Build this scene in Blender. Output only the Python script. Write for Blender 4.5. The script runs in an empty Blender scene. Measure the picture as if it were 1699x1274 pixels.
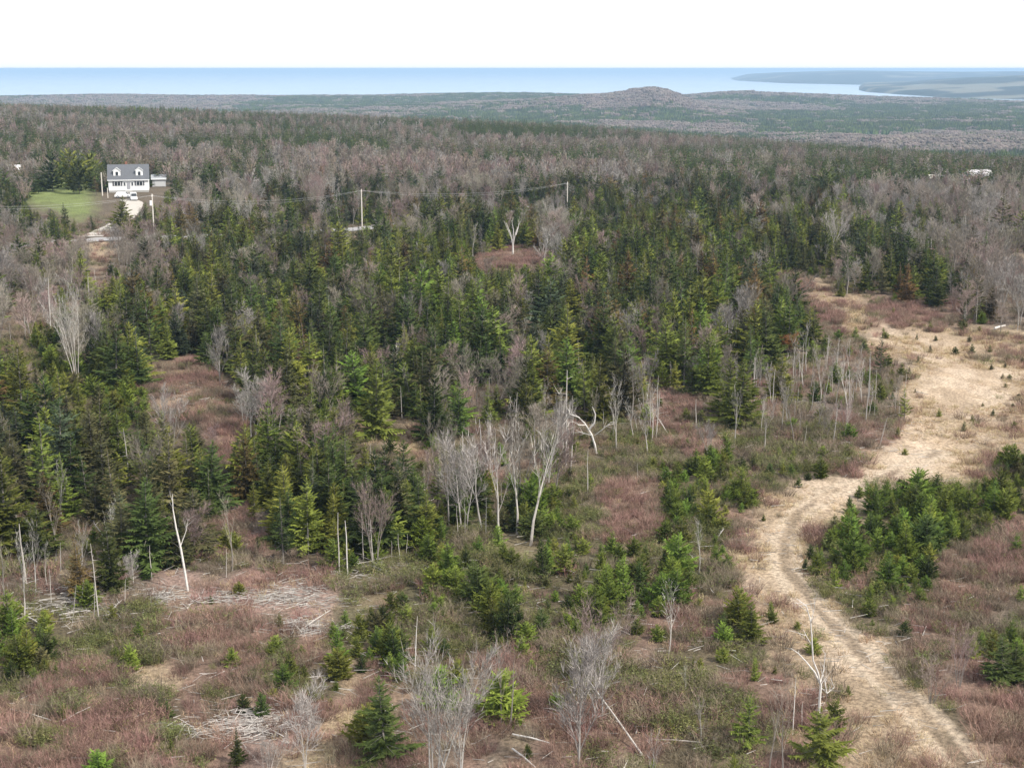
import bpy, math, random
import numpy as np
from mathutils import Vector, Matrix

rng = np.random.RandomState(7)
R = random.Random(11)
sc = bpy.context.scene
COL = sc.collection

# ------------------------------------------------------------------ camera
FPX, W0, H0, HOR = 2400.0, 1699.0, 1274.0, 114.0
PITCH = math.atan((H0 / 2 - HOR) / FPX)
CP, SP = math.cos(PITCH), math.sin(PITCH)
CZ = 38.0
cd = bpy.data.cameras.new('camera'); cam = bpy.data.objects.new('camera', cd); COL.objects.link(cam)
cd.sensor_width = 36.0; cd.lens = 36.0 * FPX / W0; cd.clip_start = 0.5; cd.clip_end = 200000
cam.location = (0, 0, CZ); cam.rotation_euler = (math.radians(90) - PITCH, 0, 0)
sc.camera = cam

# ------------------------------------------------------------------ light
SUN_DIR = Vector((0.78, -0.50, 0.95)).normalized()
sun_el = math.asin(SUN_DIR.z); sun_az = math.atan2(SUN_DIR.x, SUN_DIR.y)
w = bpy.data.worlds.new('World'); sc.world = w; w.use_nodes = True
nt = w.node_tree; nt.nodes.clear()
sky = nt.nodes.new('ShaderNodeTexSky'); sky.sky_type = 'NISHITA'; sky.sun_disc = False
sky.sun_elevation = sun_el; sky.sun_rotation = sun_az; sky.air_density = 1.0; sky.dust_density = 2.5; sky.altitude = 100
veil = nt.nodes.new('ShaderNodeMixRGB'); veil.inputs[0].default_value = 0.72
veil.inputs[2].default_value = (9.6, 9.9, 10.4, 1)      # thin bright high cloud over the whole sky
bg = nt.nodes.new('ShaderNodeBackground'); bg.inputs[1].default_value = 0.134
wo = nt.nodes.new('ShaderNodeOutputWorld')
nt.links.new(sky.outputs[0], veil.inputs[1]); nt.links.new(veil.outputs[0], bg.inputs[0]); nt.links.new(bg.outputs[0], wo.inputs[0])
sl = bpy.data.lights.new('sun', 'SUN'); sl.energy = 5.0; sl.angle = math.radians(1.5); sl.color = (1.0, 0.955, 0.88)
so = bpy.data.objects.new('sun', sl); COL.objects.link(so); so.rotation_euler = SUN_DIR.to_track_quat('Z', 'Y').to_euler()
so.location = (0, 0, 200)
sc.view_settings.view_transform = 'Standard'; sc.view_settings.look = 'None'
sc.view_settings.exposure = 0.10; sc.view_settings.gamma = 1.0; sc.view_settings.use_curve_mapping = False
sc.cycles.max_bounces = 5; sc.cycles.diffuse_bounces = 3; sc.cycles.glossy_bounces = 2; sc.cycles.volume_bounces = 0
sc.cycles.transparent_max_bounces = 4
HAZE = 0.85e-4

# ------------------------------------------------------------------ small numeric helpers
def sm(a, b, x):
    t = np.clip((np.asarray(x, float) - a) / (b - a), 0, 1); return t * t * (3 - 2 * t)
def hsh(ix, iy, s):
    n = (ix * 374761393 + iy * 668265263 + s * 1442695041) & 0xFFFFFFFF
    n = ((n ^ (n >> 13)) * 1274126177) & 0xFFFFFFFF
    return ((n ^ (n >> 16)) & 0xFFFF) / 65535.0
def vnoise(x, y, s=0):
    x = np.asarray(x, float); y = np.asarray(y, float)
    ix = np.floor(x).astype(np.int64); iy = np.floor(y).astype(np.int64)
    fx = x - ix; fy = y - iy; fx = fx * fx * (3 - 2 * fx); fy = fy * fy * (3 - 2 * fy)
    a = hsh(ix, iy, s); b = hsh(ix + 1, iy, s); c = hsh(ix, iy + 1, s); d = hsh(ix + 1, iy + 1, s)
    return (a * (1 - fx) + b * fx) * (1 - fy) + (c * (1 - fx) + d * fx) * fy
def fbm(x, y, s=0, o=4):
    v = 0; a = 0.5
    for k in range(o):
        v = v + a * vnoise(np.asarray(x) * 2 ** k, np.asarray(y) * 2 ** k, s + k * 17); a *= 0.5
    return v / (1 - 0.5 ** o)

SEA = -82.0
def ucoord(x, y): return 849.5 + 2456 * np.asarray(x, float) / np.maximum(np.asarray(y, float), 1.0)
def shore1(u): return np.interp(u, [-500, 0, 1200, 1500, 1570, 1720, 2200], [5700, 5700, 5600, 5500, 5250, 4850, 4500])
def T(x, y):
    x = np.asarray(x, float); y = np.asarray(y, float)
    d = np.hypot(x, y); u = ucoord(x, y)
    D0 = np.interp(u, [0, 400, 900, 1250, 1500, 1700], [1150, 1080, 980, 820, 700, 640])
    drop = np.interp(u, [0, 400, 700, 900, 1250, 1700], [-4, 1, 5, 8, 12, 13])
    z = -drop * sm(380, 900, d) * 1.0
    z = z + (fbm(x / 55.0, y / 55.0, 3, 3) - 0.5) * 2.2 * sm(90, 200, d) + (fbm(x / 9.0, y / 9.0, 5, 3) - 0.5) * 0.7
    low = -67 + (fbm(x / 700.0, y / 500.0, 9, 3) - 0.5) * 20 * sm(1200, 2400, d)
    low = low + 9 * np.exp(-((d - 4900) / 350.0) ** 2) * (u < 1250)
    low = low + 26 * np.exp(-((u - 1090) / 48.0) ** 2 - ((d - 3600) / 420.0) ** 2) + 29 * np.exp(-((u - 1030) / 150.0) ** 2 - ((d - 3600) / 520.0) ** 2) + 8 * np.exp(-((u - 850) / 160.0) ** 2 - ((d - 3900) / 450.0) ** 2) + (fbm(u / 22., d / 300., 77, 3) - .5) * 9 * np.exp(-((u - 1060) / 160.0) ** 2 - ((d - 3600) / 600.0) ** 2)
    low = low + 26 * np.exp(-((u - 1240) / 130.0) ** 2 - ((d - 4500) / 400.0) ** 2) + 10 * np.exp(-((u - 1400) / 130.0) ** 2 - ((d - 4700) / 400.0) ** 2)
    k = sm(D0, D0 + 1100, d)
    z = z * (1 - k) + low * k
    s1 = shore1(u) + (fbm(u / 60.0, u * 0, 21, 3) - 0.5) * 220
    z = z * (1 - sm(s1 - 260, s1, d)) + (SEA - 5) * sm(s1 - 260, s1, d)
    # the headland across the inlet and the low land at the far side
    n2 = np.interp(u, [1425, 1440, 1480, 1560, 1720, 2300], [8600, 7900, 7300, 6500, 5950, 5400]); 
    m2 = sm(1424, 1436, u) * sm(n2 - 60, n2 + 260, d) * (1 - sm(10200, 10900, d))
    h2 = 14 + np.interp(u, [1430, 1500, 1600, 1700, 1900], [10, 16, 44, 62, 66]) * sm(n2, 8700, d) + (fbm(x / 900.0, y / 700.0, 31, 3) - 0.5) * 26
    h2 = np.maximum(h2, 4)
    n3 = np.interp(u, [1205, 1230, 1300, 1430, 1700], [15500, 14600, 12300, 11300, 11200])
    m3 = sm(1205, 1245, u) * sm(n3 - 80, n3 + 300, d) * (1 - sm(19500, 20500, d))
    h3 = 8 + np.interp(u, [1210, 1290, 1400, 1500, 1800], [28, 62, 84, 74, 78]) * sm(n3, n3 + 3600, d) + (fbm(x / 1500.0, y / 1500.0, 41, 3) - 0.5) * 24
    h3 = np.maximum(h3, 4)
    far = np.maximum(m2 * (h2 + 5), m3 * (h3 + 5)) + SEA - 5
    return np.maximum(z, far)

def ray(px, py):
    b = (H0 / 2 - np.asarray(py, float)) / FPX; a = (np.asarray(px, float) - W0 / 2) / FPX
    return a + 0 * b, CP + SP * b + 0 * a, -SP + CP * b + 0 * a
TS = np.geomspace(55, 9000, 900)
def ground(px, py):
    dx, dy, dz = ray(px, py)
    dx = np.atleast_1d(dx); dy = np.atleast_1d(dy); dz = np.atleast_1d(dz)
    X = dx[:, None] * TS; Y = dy[:, None] * TS; Z = CZ + dz[:, None] * TS
    below = Z < T(X, Y); i = np.argmax(below, axis=1); i = np.where(below.any(1), np.maximum(i, 1), len(TS) - 1)
    lo = TS[i - 1]; hi = TS[i]
    for _ in range(14):
        m = (lo + hi) / 2; b = (CZ + dz * m) < T(dx * m, dy * m); hi = np.where(b, m, hi); lo = np.where(b, lo, m)
    return dx * hi, dy * hi, T(dx * hi, dy * hi)
def g1(px, py):
    x, y, z = ground([px], [py]); return float(x[0]), float(y[0]), float(z[0])
def project(x, y, z):
    zz = np.asarray(z, float) - CZ; dep = np.asarray(y) * CP - zz * SP; up = np.asarray(y) * SP + zz * CP
    return W0 / 2 + FPX * np.asarray(x) / dep, H0 / 2 - FPX * up / dep
def height_at(x, y, z, topy):
    b = (H0 / 2 - topy) / FPX
    t = y / (CP + SP * b); return (CZ + t * (-SP + CP * b)) - z
def at_depth(px, py, y):          # a point seen at px,py that stands at distance y
    a = (px - W0 / 2) / FPX; b = (H0 / 2 - py) / FPX; t = y / (CP + SP * b)
    return Vector((a * t, y, CZ + t * (-SP + CP * b)))

# ------------------------------------------------------------------ cover map of the land (rows of 50 px ground cells turned into ground zones)
GRID = [
 "CMMCMCCCMMMMMBBBBBBBBBBBMMMCCCCMMM",
 "BCCCMMMCCMBBBBBBBBBBBBMMMMBMMMMMMM",
 "CLLMMMBMBMBMMMMMMMCCCCCCCMMMMBBBBB",
 "MMMMMMMCMMMMMMMMCCBCCCCCCCCCMMMMBB",
 "BBBgBBCCCCCCCCCCbbMCCCCCCCCMMCMBBB",
 "BBMBMMCCCCCCCCCCCCCCCCCCCCbgMMMMBB",
 "BBBCCCCCCCCCCCCCCMCMCCMMMCCbgbbbMB",
 "ocMCCCCCCCCCMMCCCMMMCBCCMMMSSggsgg",
 "CccccbbCMCCCCCCMBCCCCSMMSSSSSSgssg",
 "ccCccbbbBCMMCCCBBCSSSSbSSSSSSSssgg",
 "CCCCCCCbCCCMggcSSSSooooboooobbssgg",
 "CCCCCCCCCCCCMSSSSScoooocoooobgssgc",
 "CCCCCCCCCCCCCCCCSccobbcocggsoccccc",
 "MCMMMCMbBCCCCCcccccobbccbgggcccccb",
 "SSMSMSMSbCCccccccccccccogggccccbbb",
 "SSSSSddddddooccccooccccobggooccbbb",
 "ccooobbbbbdcccoocoocobbbcgggoobbbS",
 "ccocobbbbobcccoocoooobooogggggbbcc",
 "obbbggbbbcogbbcobboooooobbggggobbc",
 "bbobbobodbbgcbSbSbobbbooobbggggobb",
 "bobbbobbddggcbSbbSbbbbooocgggggobb",
 "bbbobbbbdgggcbSbSbbbboooobbgggggbb",
 "bbbbbbbbbgggbbbbbbbbboobbbbgggggbb",
]
ZC = "CMBcobgsdSL"
G = np.array([[ZC.index(c) for c in r] for r in GRID])
def zone(px, py, jit=26):
    jx = (fbm(px / 60.0, py / 40.0, 50, 3) - 0.5) * jit * 2.4; jy = (fbm(px / 60.0, py / 40.0, 70, 3) - 0.5) * jit * 2.0
    ix = np.clip(((px + jx) / 50).astype(int), 0, 33); iy = np.clip(((py + jy - 200) / 50).astype(int), 0, len(GRID) - 1)
    return G[iy, ix]

# sandy clearing and dirt track, and the paved road, as ground polylines (centre, half width)
def line_px(pts):
    a = np.array(pts, float); x, y, z = ground(a[:, 0], a[:, 1]); xr, yr, zr = ground(a[:, 0] + a[:, 2], a[:, 1])
    return np.stack([x, y, np.hypot(xr - x, yr - y)], 1)
TRACK = line_px([(1300, 466, 9), (1370, 500, 13), (1440, 535, 26), (1515, 575, 58), (1595, 620, 84), (1605, 660, 74), (1585, 705, 54), (1555, 750, 58),
                 (1470, 785, 44), (1370, 815, 30), (1310, 850, 24), (1295, 900, 20), (1305, 945, 22), (1345, 1000, 46), (1400, 1060, 54),
                 (1450, 1110, 52), (1505, 1165, 50), (1560, 1225, 54), (1620, 1290, 48), (1720, 1400, 66)])
RUT = line_px([(1560, 750, 12), (1470, 790, 12), (1380, 815, 12), (1325, 850, 11), (1300, 900, 11), (1305, 945, 11), (1345, 1000, 13), (1400, 1055, 14), (1452, 1110, 14), (1510, 1165, 15), (1560, 1220, 16), (1610, 1280, 18), (1700, 1390, 18)])
ROAD = line_px([(-420, 452, 20), (-150, 426, 20), (0, 410, 20), (165, 398, 20), (400, 392, 20), (570, 384, 20), (690, 372, 20), (850, 350, 20), (1080, 312, 20), (1300, 304, 20), (1560, 301, 20), (1800, 297, 20)])
def edge_noise(x, y): return (fbm(x / 14., y / 16., 133, 2) - .5) * 9 + (fbm(x / 3.5, y / 4.5, 134, 3) - .5) * 6
def seg_dist(x, y, L, hw=None):
    best = np.full(np.shape(x), 1e9)
    for (ax, ay, aw), (bx, by, bw) in zip(L[:-1], L[1:]):
        vx, vy = bx - ax, by - ay; t = np.clip(((x - ax) * vx + (y - ay) * vy) / (vx * vx + vy * vy), 0, 1)
        d = np.hypot(x - ax - t * vx, y - ay - t * vy) - ((aw + (bw - aw) * t) if hw is None else hw)
        best = np.minimum(best, d)
    return best

# ------------------------------------------------------------------ mesh and object helpers
class Buf:
    def __init__(s): s.v = []; s.f = []; s.t = []
    def add(s, vs, fs, tone=0.5):
        o = len(s.v); s.v.extend([tuple(p) for p in vs]); s.f.extend([tuple(i + o for i in f) for f in fs]); s.t.extend([tone] * len(vs) if not hasattr(tone, '__len__') else list(tone))
    def tri(s, a, b, c, t0=0.5, t1=0.5): s.add([a, b, c], [(0, 1, 2)], [t0, t0, t1])
    def tube(s, pts, rad, n=5, tone=0.5, cap=True):
        vs = []; fs = []
        for i, p in enumerate(pts):
            p = Vector(p); d = (Vector(pts[min(i + 1, len(pts) - 1)]) - Vector(pts[max(i - 1, 0)])).normalized()
            q = Vector((1, 0, 0)) if abs(d.x) < 0.8 else Vector((0, 1, 0)); a = d.cross(q).normalized(); b = d.cross(a)
            for k in range(n):
                th = 2 * math.pi * k / n; vs.append(p + (a * math.cos(th) + b * math.sin(th)) * rad[i])
        for i in range(len(pts) - 1):
            for k in range(n):
                fs.append((i * n + k, i * n + (k + 1) % n, (i + 1) * n + (k + 1) % n, (i + 1) * n + k))
        if cap: fs.append(tuple(range(n - 1, -1, -1))); fs.append(tuple((len(pts) - 1) * n + k for k in range(n)))
        s.add(vs, fs, tone)
    def box(s, c, d, tone=0.5, rz=0.0):
        x, y, z = d[0] / 2, d[1] / 2, d[2] / 2; cr, sr = math.cos(rz), math.sin(rz)
        vs = [(c[0] + i * x * cr - j * y * sr, c[1] + i * x * sr + j * y * cr, c[2] + k * z) for i in (-1, 1) for j in (-1, 1) for k in (-1, 1)]
        s.add(vs, [(0, 1, 3, 2), (4, 6, 7, 5), (0, 4, 5, 1), (2, 3, 7, 6), (0, 2, 6, 4), (1, 5, 7, 3)], tone)
    def mesh(s, name, mat):
        me = bpy.data.meshes.new(name); me.from_pydata(s.v, [], s.f)
        at = me.attributes.new('tone', 'FLOAT', 'POINT'); at.data.foreach_set('value', s.t)
        me.materials.append(mat); me.update(); return me
def link(name, me, parent=None, loc=(0, 0, 0), rz=0):
    o = bpy.data.objects.new(name, me); COL.objects.link(o); o.location = loc; o.rotation_euler = (0, 0, rz)
    if parent: o.parent = parent
    return o
def tag(o, label, cat, group=None, kind=None):
    o['label'] = label; o['category'] = cat
    if group: o['group'] = group
    if kind: o['kind'] = kind
    return o

def mat(name, col, rough=0.9, spec=0.15, emit=None):
    m = bpy.data.materials.new(name); m.use_nodes = True; b = m.node_tree.nodes['Principled BSDF']
    b.inputs['Base Color'].default_value = (*col, 1); b.inputs['Roughness'].default_value = rough; b.inputs['Specular IOR Level'].default_value = spec
    return m
def noisy(m, c1, c2, scale, detail=4, stretch=(1, 1, 1)):
    n = m.node_tree; b = n.nodes['Principled BSDF']; tc = n.nodes.new('ShaderNodeTexCoord'); mp = n.nodes.new('ShaderNodeMapping'); mp.inputs['Scale'].default_value = stretch
    no = n.nodes.new('ShaderNodeTexNoise'); no.inputs['Scale'].default_value = scale; no.inputs['Detail'].default_value = detail
    mx = n.nodes.new('ShaderNodeMixRGB'); mx.inputs[1].default_value = (*c1, 1); mx.inputs[2].default_value = (*c2, 1)
    n.links.new(tc.outputs['Object'], mp.inputs[0]); n.links.new(mp.outputs[0], no.inputs['Vector']); n.links.new(no.outputs[0], mx.inputs[0]); n.links.new(mx.outputs[0], b.inputs['Base Color'])
    return m
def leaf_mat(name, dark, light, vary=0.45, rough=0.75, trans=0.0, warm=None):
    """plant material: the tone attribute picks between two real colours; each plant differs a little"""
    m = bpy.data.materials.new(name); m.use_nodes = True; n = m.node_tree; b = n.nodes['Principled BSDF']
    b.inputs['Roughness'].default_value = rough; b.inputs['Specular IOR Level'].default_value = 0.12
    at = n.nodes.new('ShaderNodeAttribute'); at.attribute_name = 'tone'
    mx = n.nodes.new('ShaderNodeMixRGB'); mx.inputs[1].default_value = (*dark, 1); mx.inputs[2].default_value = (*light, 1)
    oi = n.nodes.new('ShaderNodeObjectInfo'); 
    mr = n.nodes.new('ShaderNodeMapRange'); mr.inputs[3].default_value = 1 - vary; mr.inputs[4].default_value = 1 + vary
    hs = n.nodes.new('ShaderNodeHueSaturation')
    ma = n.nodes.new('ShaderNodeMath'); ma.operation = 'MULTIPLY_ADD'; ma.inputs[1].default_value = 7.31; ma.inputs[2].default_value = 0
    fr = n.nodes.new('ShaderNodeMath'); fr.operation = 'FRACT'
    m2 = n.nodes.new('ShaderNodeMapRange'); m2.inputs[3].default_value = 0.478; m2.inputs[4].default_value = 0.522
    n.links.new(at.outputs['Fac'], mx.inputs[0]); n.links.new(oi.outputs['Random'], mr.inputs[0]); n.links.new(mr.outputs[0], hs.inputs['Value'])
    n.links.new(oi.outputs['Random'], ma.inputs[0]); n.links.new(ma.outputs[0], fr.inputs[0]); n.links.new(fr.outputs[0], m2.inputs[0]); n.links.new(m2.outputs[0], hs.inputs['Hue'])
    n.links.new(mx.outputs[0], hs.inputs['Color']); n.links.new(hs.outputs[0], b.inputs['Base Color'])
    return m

M_BARK = noisy(mat('grey_bark', (.2, .17, .15)), (.13, .11, .095), (.30, .27, .24), 6, 3, (1, 1, .3))
M_PALE = noisy(mat('bleached_wood', (.6, .55, .5)), (.30, .27, .24), (.64, .59, .53), 7, 4, (1, 1, .3))
M_BIRCH = noisy(mat('white_birch_bark', (.7, .67, .62)), (.40, .36, .32), (.82, .78, .73), 5, 4)
M_GREY = noisy(mat('weathered_grey_wood', (.36, .34, .32)), (.26, .24, .22), (.48, .45, .41), 5, 3, (1, 1, .3))
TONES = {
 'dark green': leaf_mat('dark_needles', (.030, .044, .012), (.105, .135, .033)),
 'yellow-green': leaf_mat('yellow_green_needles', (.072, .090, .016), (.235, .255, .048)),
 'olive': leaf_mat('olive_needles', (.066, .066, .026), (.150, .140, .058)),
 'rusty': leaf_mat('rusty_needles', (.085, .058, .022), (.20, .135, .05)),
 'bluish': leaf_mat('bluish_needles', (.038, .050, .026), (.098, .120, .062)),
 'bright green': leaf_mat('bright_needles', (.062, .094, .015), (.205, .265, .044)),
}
TW = {
 'grey': leaf_mat('grey_twigs', (.17, .155, .14), (.36, .33, .30), .25),
 'pinkish brown': leaf_mat('pinkish_twigs', (.17, .122, .105), (.34, .262, .235), .35),
 'grey-brown': leaf_mat('grey_brown_twigs', (.15, .128, .10), (.32, .28, .23), .35),
 'far brown': leaf_mat('brown_twigs', (.14, .105, .078), (.27, .21, .165), .4),
 'pale': leaf_mat('pale_twigs', (.27, .245, .22), (.50, .46, .42), .2),
 'rust': leaf_mat('rust_leaves', (.19, .065, .03), (.34, .13, .06), .1),
}
M_RED = leaf_mat('red_brush_twigs', (.140, .082, .064), (.325, .203, .162), .42)
M_OLV = leaf_mat('olive_scrub_leaves', (.070, .078, .026), (.175, .178, .062), .38)
M_BRN = leaf_mat('brown_brush_twigs', (.115, .09, .062), (.27, .22, .155), .45)
M_DRY = leaf_mat('dry_grass_blades', (.30, .22, .125), (.56, .44, .27), .2)

# ------------------------------------------------------------------ the ground
def zcol():
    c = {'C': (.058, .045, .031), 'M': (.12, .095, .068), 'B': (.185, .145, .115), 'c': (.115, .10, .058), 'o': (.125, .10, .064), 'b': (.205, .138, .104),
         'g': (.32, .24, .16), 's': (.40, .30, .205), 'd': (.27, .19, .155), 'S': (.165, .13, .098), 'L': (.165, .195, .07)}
    return np.array([c[k] for k in ZC])
ZCOL = zcol()
def ground_colour(x, y, z):
    px, py = project(x, y, z)
    c = np.zeros(x.shape + (3,))
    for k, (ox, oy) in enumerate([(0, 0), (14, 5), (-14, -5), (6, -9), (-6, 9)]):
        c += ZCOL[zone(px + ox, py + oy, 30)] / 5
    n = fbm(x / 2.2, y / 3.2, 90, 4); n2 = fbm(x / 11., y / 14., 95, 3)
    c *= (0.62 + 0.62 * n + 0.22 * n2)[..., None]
    grassy = sm(.56, .74, fbm(x / 5., y / 7., 120, 3))[..., None] * 0.28 * (np.hypot(x, y) < 330)[..., None]
    c = c * (1 - grassy) + np.array([.40, .31, .19]) * grassy * (0.7 + .6 * n[..., None])
    # pale dry grass and sand of the clearing
    jt = (fbm(x / 4., y / 5., 130, 4) - .5)
    d = seg_dist(x, y, TRACK) + jt * 4 + edge_noise(x, y)
    k = (1 - sm(-2.5, 2.5, d))[..., None] * (0.15 + 0.85 * sm(.36, .56, fbm(x / 3.2, y / 4.5, 150, 4)))[..., None]
    sand = np.array([.52, .405, .295]) * (0.72 + 0.5 * fbm(x / 1.1, y / 1.7, 140, 4))[..., None]
    c = c * (1 - k) + sand * k
    dr = seg_dist(x, y, RUT, 0.0)
    for off in (0.95,):
        rr = (1 - sm(.25, .6, np.abs(dr - off) + jt * .35))[..., None] * .8 * (np.hypot(x, y) < 170)[..., None]
        c = c * (1 - rr) + np.array([.50, .40, .295]) * rr
    mid = (1 - sm(.15, .6, dr + jt * .7))[..., None] * .75 * sm(.34, .52, fbm(x / 3., y / 6., 155, 2))[..., None] * (np.hypot(x, y) < 150)[..., None]
    c = c * (1 - mid) + np.array([.21, .16, .11]) * mid
    # far country: dark conifer tracts and brown hardwood tracts
    dd = np.hypot(x, y); f = sm(900, 1300, dd)[..., None]
    m = (sm(.44, .56, fbm(x / 260., y / 420., 160, 4)) * (1 - .75 * sm(5900, 6100, dd)))[..., None]
    fc = np.array([.045, .060, .036]) * (1 - m) + np.array([.155, .125, .105]) * m
    fc = fc * (0.6 + .8 * fbm(x / 30., y / 60., 170, 3))[..., None]
    field = (1 - sm(.8, 1.1, np.hypot((ucoord(x, y) - 1490) / 75., (dd - 2450) / 190.) + (fbm(x / 60., y / 60., 180, 2) - .5) * .8))[..., None]
    fc = fc * (1 - field) + np.array([.21, .20, .13]) * field
    fc = fc * (1 - .5 * sm(5900, 6300, dd))[..., None]
    pale = (sm(.60, .66, fbm(x / 420., y / 300., 260, 3)) * sm(5900, 6300, dd) * .8)[..., None]; fc = fc * (1 - pale) + np.array([.20, .185, .13]) * pale
    c = c * (1 - f) + fc * f
    return np.clip(c, 0, 1)
def fan(name, r, th, colour, material):
    RR, TH = np.meshgrid(r, th, indexing='ij'); x = RR * np.sin(TH); y = RR * np.cos(TH)
    z = T(x, y); n, m = x.shape
    me = bpy.data.meshes.new(name); me.vertices.add(n * m); me.vertices.foreach_set('co', np.stack([x, y, z], -1).ravel())
    i = np.arange(n * m).reshape(n, m); q = np.stack([i[:-1, :-1], i[:-1, 1:], i[1:, 1:], i[1:, :-1]], -1).reshape(-1, 4)[:, ::-1]
    me.loops.add(q.size); me.loops.foreach_set('vertex_index', q.ravel()); me.polygons.add(len(q)); me.polygons.foreach_set('loop_start', np.arange(0, q.size, 4))
    me.polygons.foreach_set('use_smooth', np.ones(len(q), bool))
    c = colour(x, y, z); at = me.color_attributes.new('cover', 'FLOAT_COLOR', 'POINT')
    at.data.foreach_set('color', np.concatenate([c, np.ones(c.shape[:-1] + (1,))], -1).ravel())
    me.materials.append(material); me.update(calc_edges=True); me.validate()
    return link(name, me)
M_GROUND = mat('ground_cover', (.2, .15, .1), 0.95, .1); n = M_GROUND.node_tree
a = n.nodes.new('ShaderNodeAttribute'); a.attribute_name = 'cover'; tc = n.nodes.new('ShaderNodeTexCoord')
no = n.nodes.new('ShaderNodeTexNoise'); no.inputs['Scale'].default_value = 3.2; no.inputs['Detail'].default_value = 6; no.inputs['Roughness'].default_value = .72
mr = n.nodes.new('ShaderNodeMapRange'); mr.inputs[1].default_value = .3; mr.inputs[2].default_value = .7; mr.inputs[3].default_value = .36; mr.inputs[4].default_value = 1.5
vm = n.nodes.new('ShaderNodeVectorMath'); vm.operation = 'SCALE'
bp = n.nodes.new('ShaderNodeBump'); bp.inputs['Strength'].default_value = .9; bp.inputs['Distance'].default_value = .25
n.links.new(tc.outputs['Object'], no.inputs['Vector']); n.links.new(no.outputs[0], mr.inputs[0]); n.links.new(a.outputs['Color'], vm.inputs[0]); n.links.new(mr.outputs[0], vm.inputs['Scale'])
n.links.new(vm.outputs[0], n.nodes['Principled BSDF'].inputs['Base Color']); n.links.new(no.outputs[0], bp.inputs['Height']); n.links.new(bp.outputs[0], n.nodes['Principled BSDF'].inputs['Normal'])
th = np.radians(np.concatenate([np.linspace(-75, -28, 24), np.linspace(-27, 27, 470), np.linspace(28, 75, 24)]))
r = np.concatenate([np.linspace(1, 60, 16), np.geomspace(61, 1000, 560), np.geomspace(1003, 26000, 330)])
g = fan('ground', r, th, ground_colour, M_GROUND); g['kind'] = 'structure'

# sea
M_SEA = mat('sea_water', (.13, .27, .46), .22, .5); n = M_SEA.node_tree; b = n.nodes['Principled BSDF']; b.inputs['IOR'].default_value = 1.30
tc = n.nodes.new('ShaderNodeTexCoord'); mp = n.nodes.new('ShaderNodeMapping'); mp.inputs['Scale'].default_value = (.0006, .0022, 1)
no = n.nodes.new('ShaderNodeTexNoise'); no.inputs['Scale'].default_value = 1; no.inputs['Detail'].default_value = 5
mx = n.nodes.new('ShaderNodeMixRGB'); mx.inputs[1].default_value = (.24, .35, .46, 1); mx.inputs[2].default_value = (.34, .44, .54, 1)
n.links.new(tc.outputs['Object'], mp.inputs[0]); n.links.new(mp.outputs[0], no.inputs['Vector']); n.links.new(no.outputs[0], mx.inputs[0]); n.links.new(mx.outputs[0], b.inputs['Base Color'])
me = bpy.data.meshes.new('sea'); me.from_pydata([(-90000, 3000, SEA), (90000, 3000, SEA), (90000, 90000, SEA), (-90000, 90000, SEA)], [], [(0, 1, 2, 3)]); me.materials.append(M_SEA)
link('sea', me)['kind'] = 'structure'

# haze: one closed box of thin air around everything
bf = Buf(); bf.box((0, 44000, (SEA - 7 + CZ + 4) / 2), (200000, 96000, CZ + 4 - (SEA - 7)))
M_HAZE = bpy.data.materials.new('haze_air'); M_HAZE.use_nodes = True; n = M_HAZE.node_tree; n.nodes.clear()
vo = n.nodes.new('ShaderNodeVolumePrincipled'); vo.inputs['Density'].default_value = HAZE; vo.inputs['Color'].default_value = (.50, .72, .97, 1); vo.inputs['Anisotropy'].default_value = 0.0
oo = n.nodes.new('ShaderNodeOutputMaterial'); n.links.new(vo.outputs[0], oo.inputs['Volume'])
hz = link('haze', bf.mesh('haze', M_HAZE)); hz['kind'] = 'stuff'

# ribbon strips laid on the ground (paved road, driveway)
def ribbon(name, L, hw, material, lift, step=3.0):
    P = []; 
    for (ax, ay, _), (bx, by, _) in zip(L[:-1], L[1:]):
        k = max(1, int(math.hypot(bx - ax, by - ay) / step))
        for j in range(k): P.append((ax + (bx - ax) * j / k, ay + (by - ay) * j / k))
    P = np.array(P); kern = np.ones(9) / 9
    P = np.stack([np.convolve(np.pad(P[:, i], 4, 'edge'), kern, 'valid') for i in (0, 1)], 1)
    D = np.gradient(P, axis=0); D /= np.linalg.norm(D, axis=1)[:, None] + 1e-9; N = np.stack([-D[:, 1], D[:, 0]], 1)
    vs = []; nn = 5
    for q in np.linspace(-1, 1, nn):
        X = P[:, 0] + N[:, 0] * hw * q; Y = P[:, 1] + N[:, 1] * hw * q
        vs.append(np.stack([X, Y, T(X, Y) + lift], 1))
    V = np.stack(vs, 1); zc = V[:, :, 2].max(1)[:, None]; V[:, :, 2] = np.maximum(V[:, :, 2], zc - .05); V = V.reshape(-1, 3)
    f = [(i * nn + k, i * nn + k + 1, (i + 1) * nn + k + 1, (i + 1) * nn + k) for i in range(len(P) - 1) for k in range(nn - 1)]
    me = bpy.data.meshes.new(name); me.from_pydata(V.tolist(), [], f); me.materials.append(material)
    o = link(name, me); o['kind'] = 'structure'; return o
M_ROAD = noisy(mat('worn_grey_asphalt', (.3, .29, .28)), (.25, .24, .235), (.36, .34, .33), .6, 5)
M_GRAV = noisy(mat('pale_gravel', (.45, .41, .36)), (.36, .32, .28), (.52, .48, .42), .8, 5)
ribbon('road', ROAD, 3.4, M_ROAD, .12)
DRIVE = line_px([(150, 396, 6), (196, 372, 6), (222, 345, 6), (225, 333, 6), (190, 331, 6)])
ribbon('driveway', DRIVE, 2.4, M_GRAV, .14, 2.0)

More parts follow.
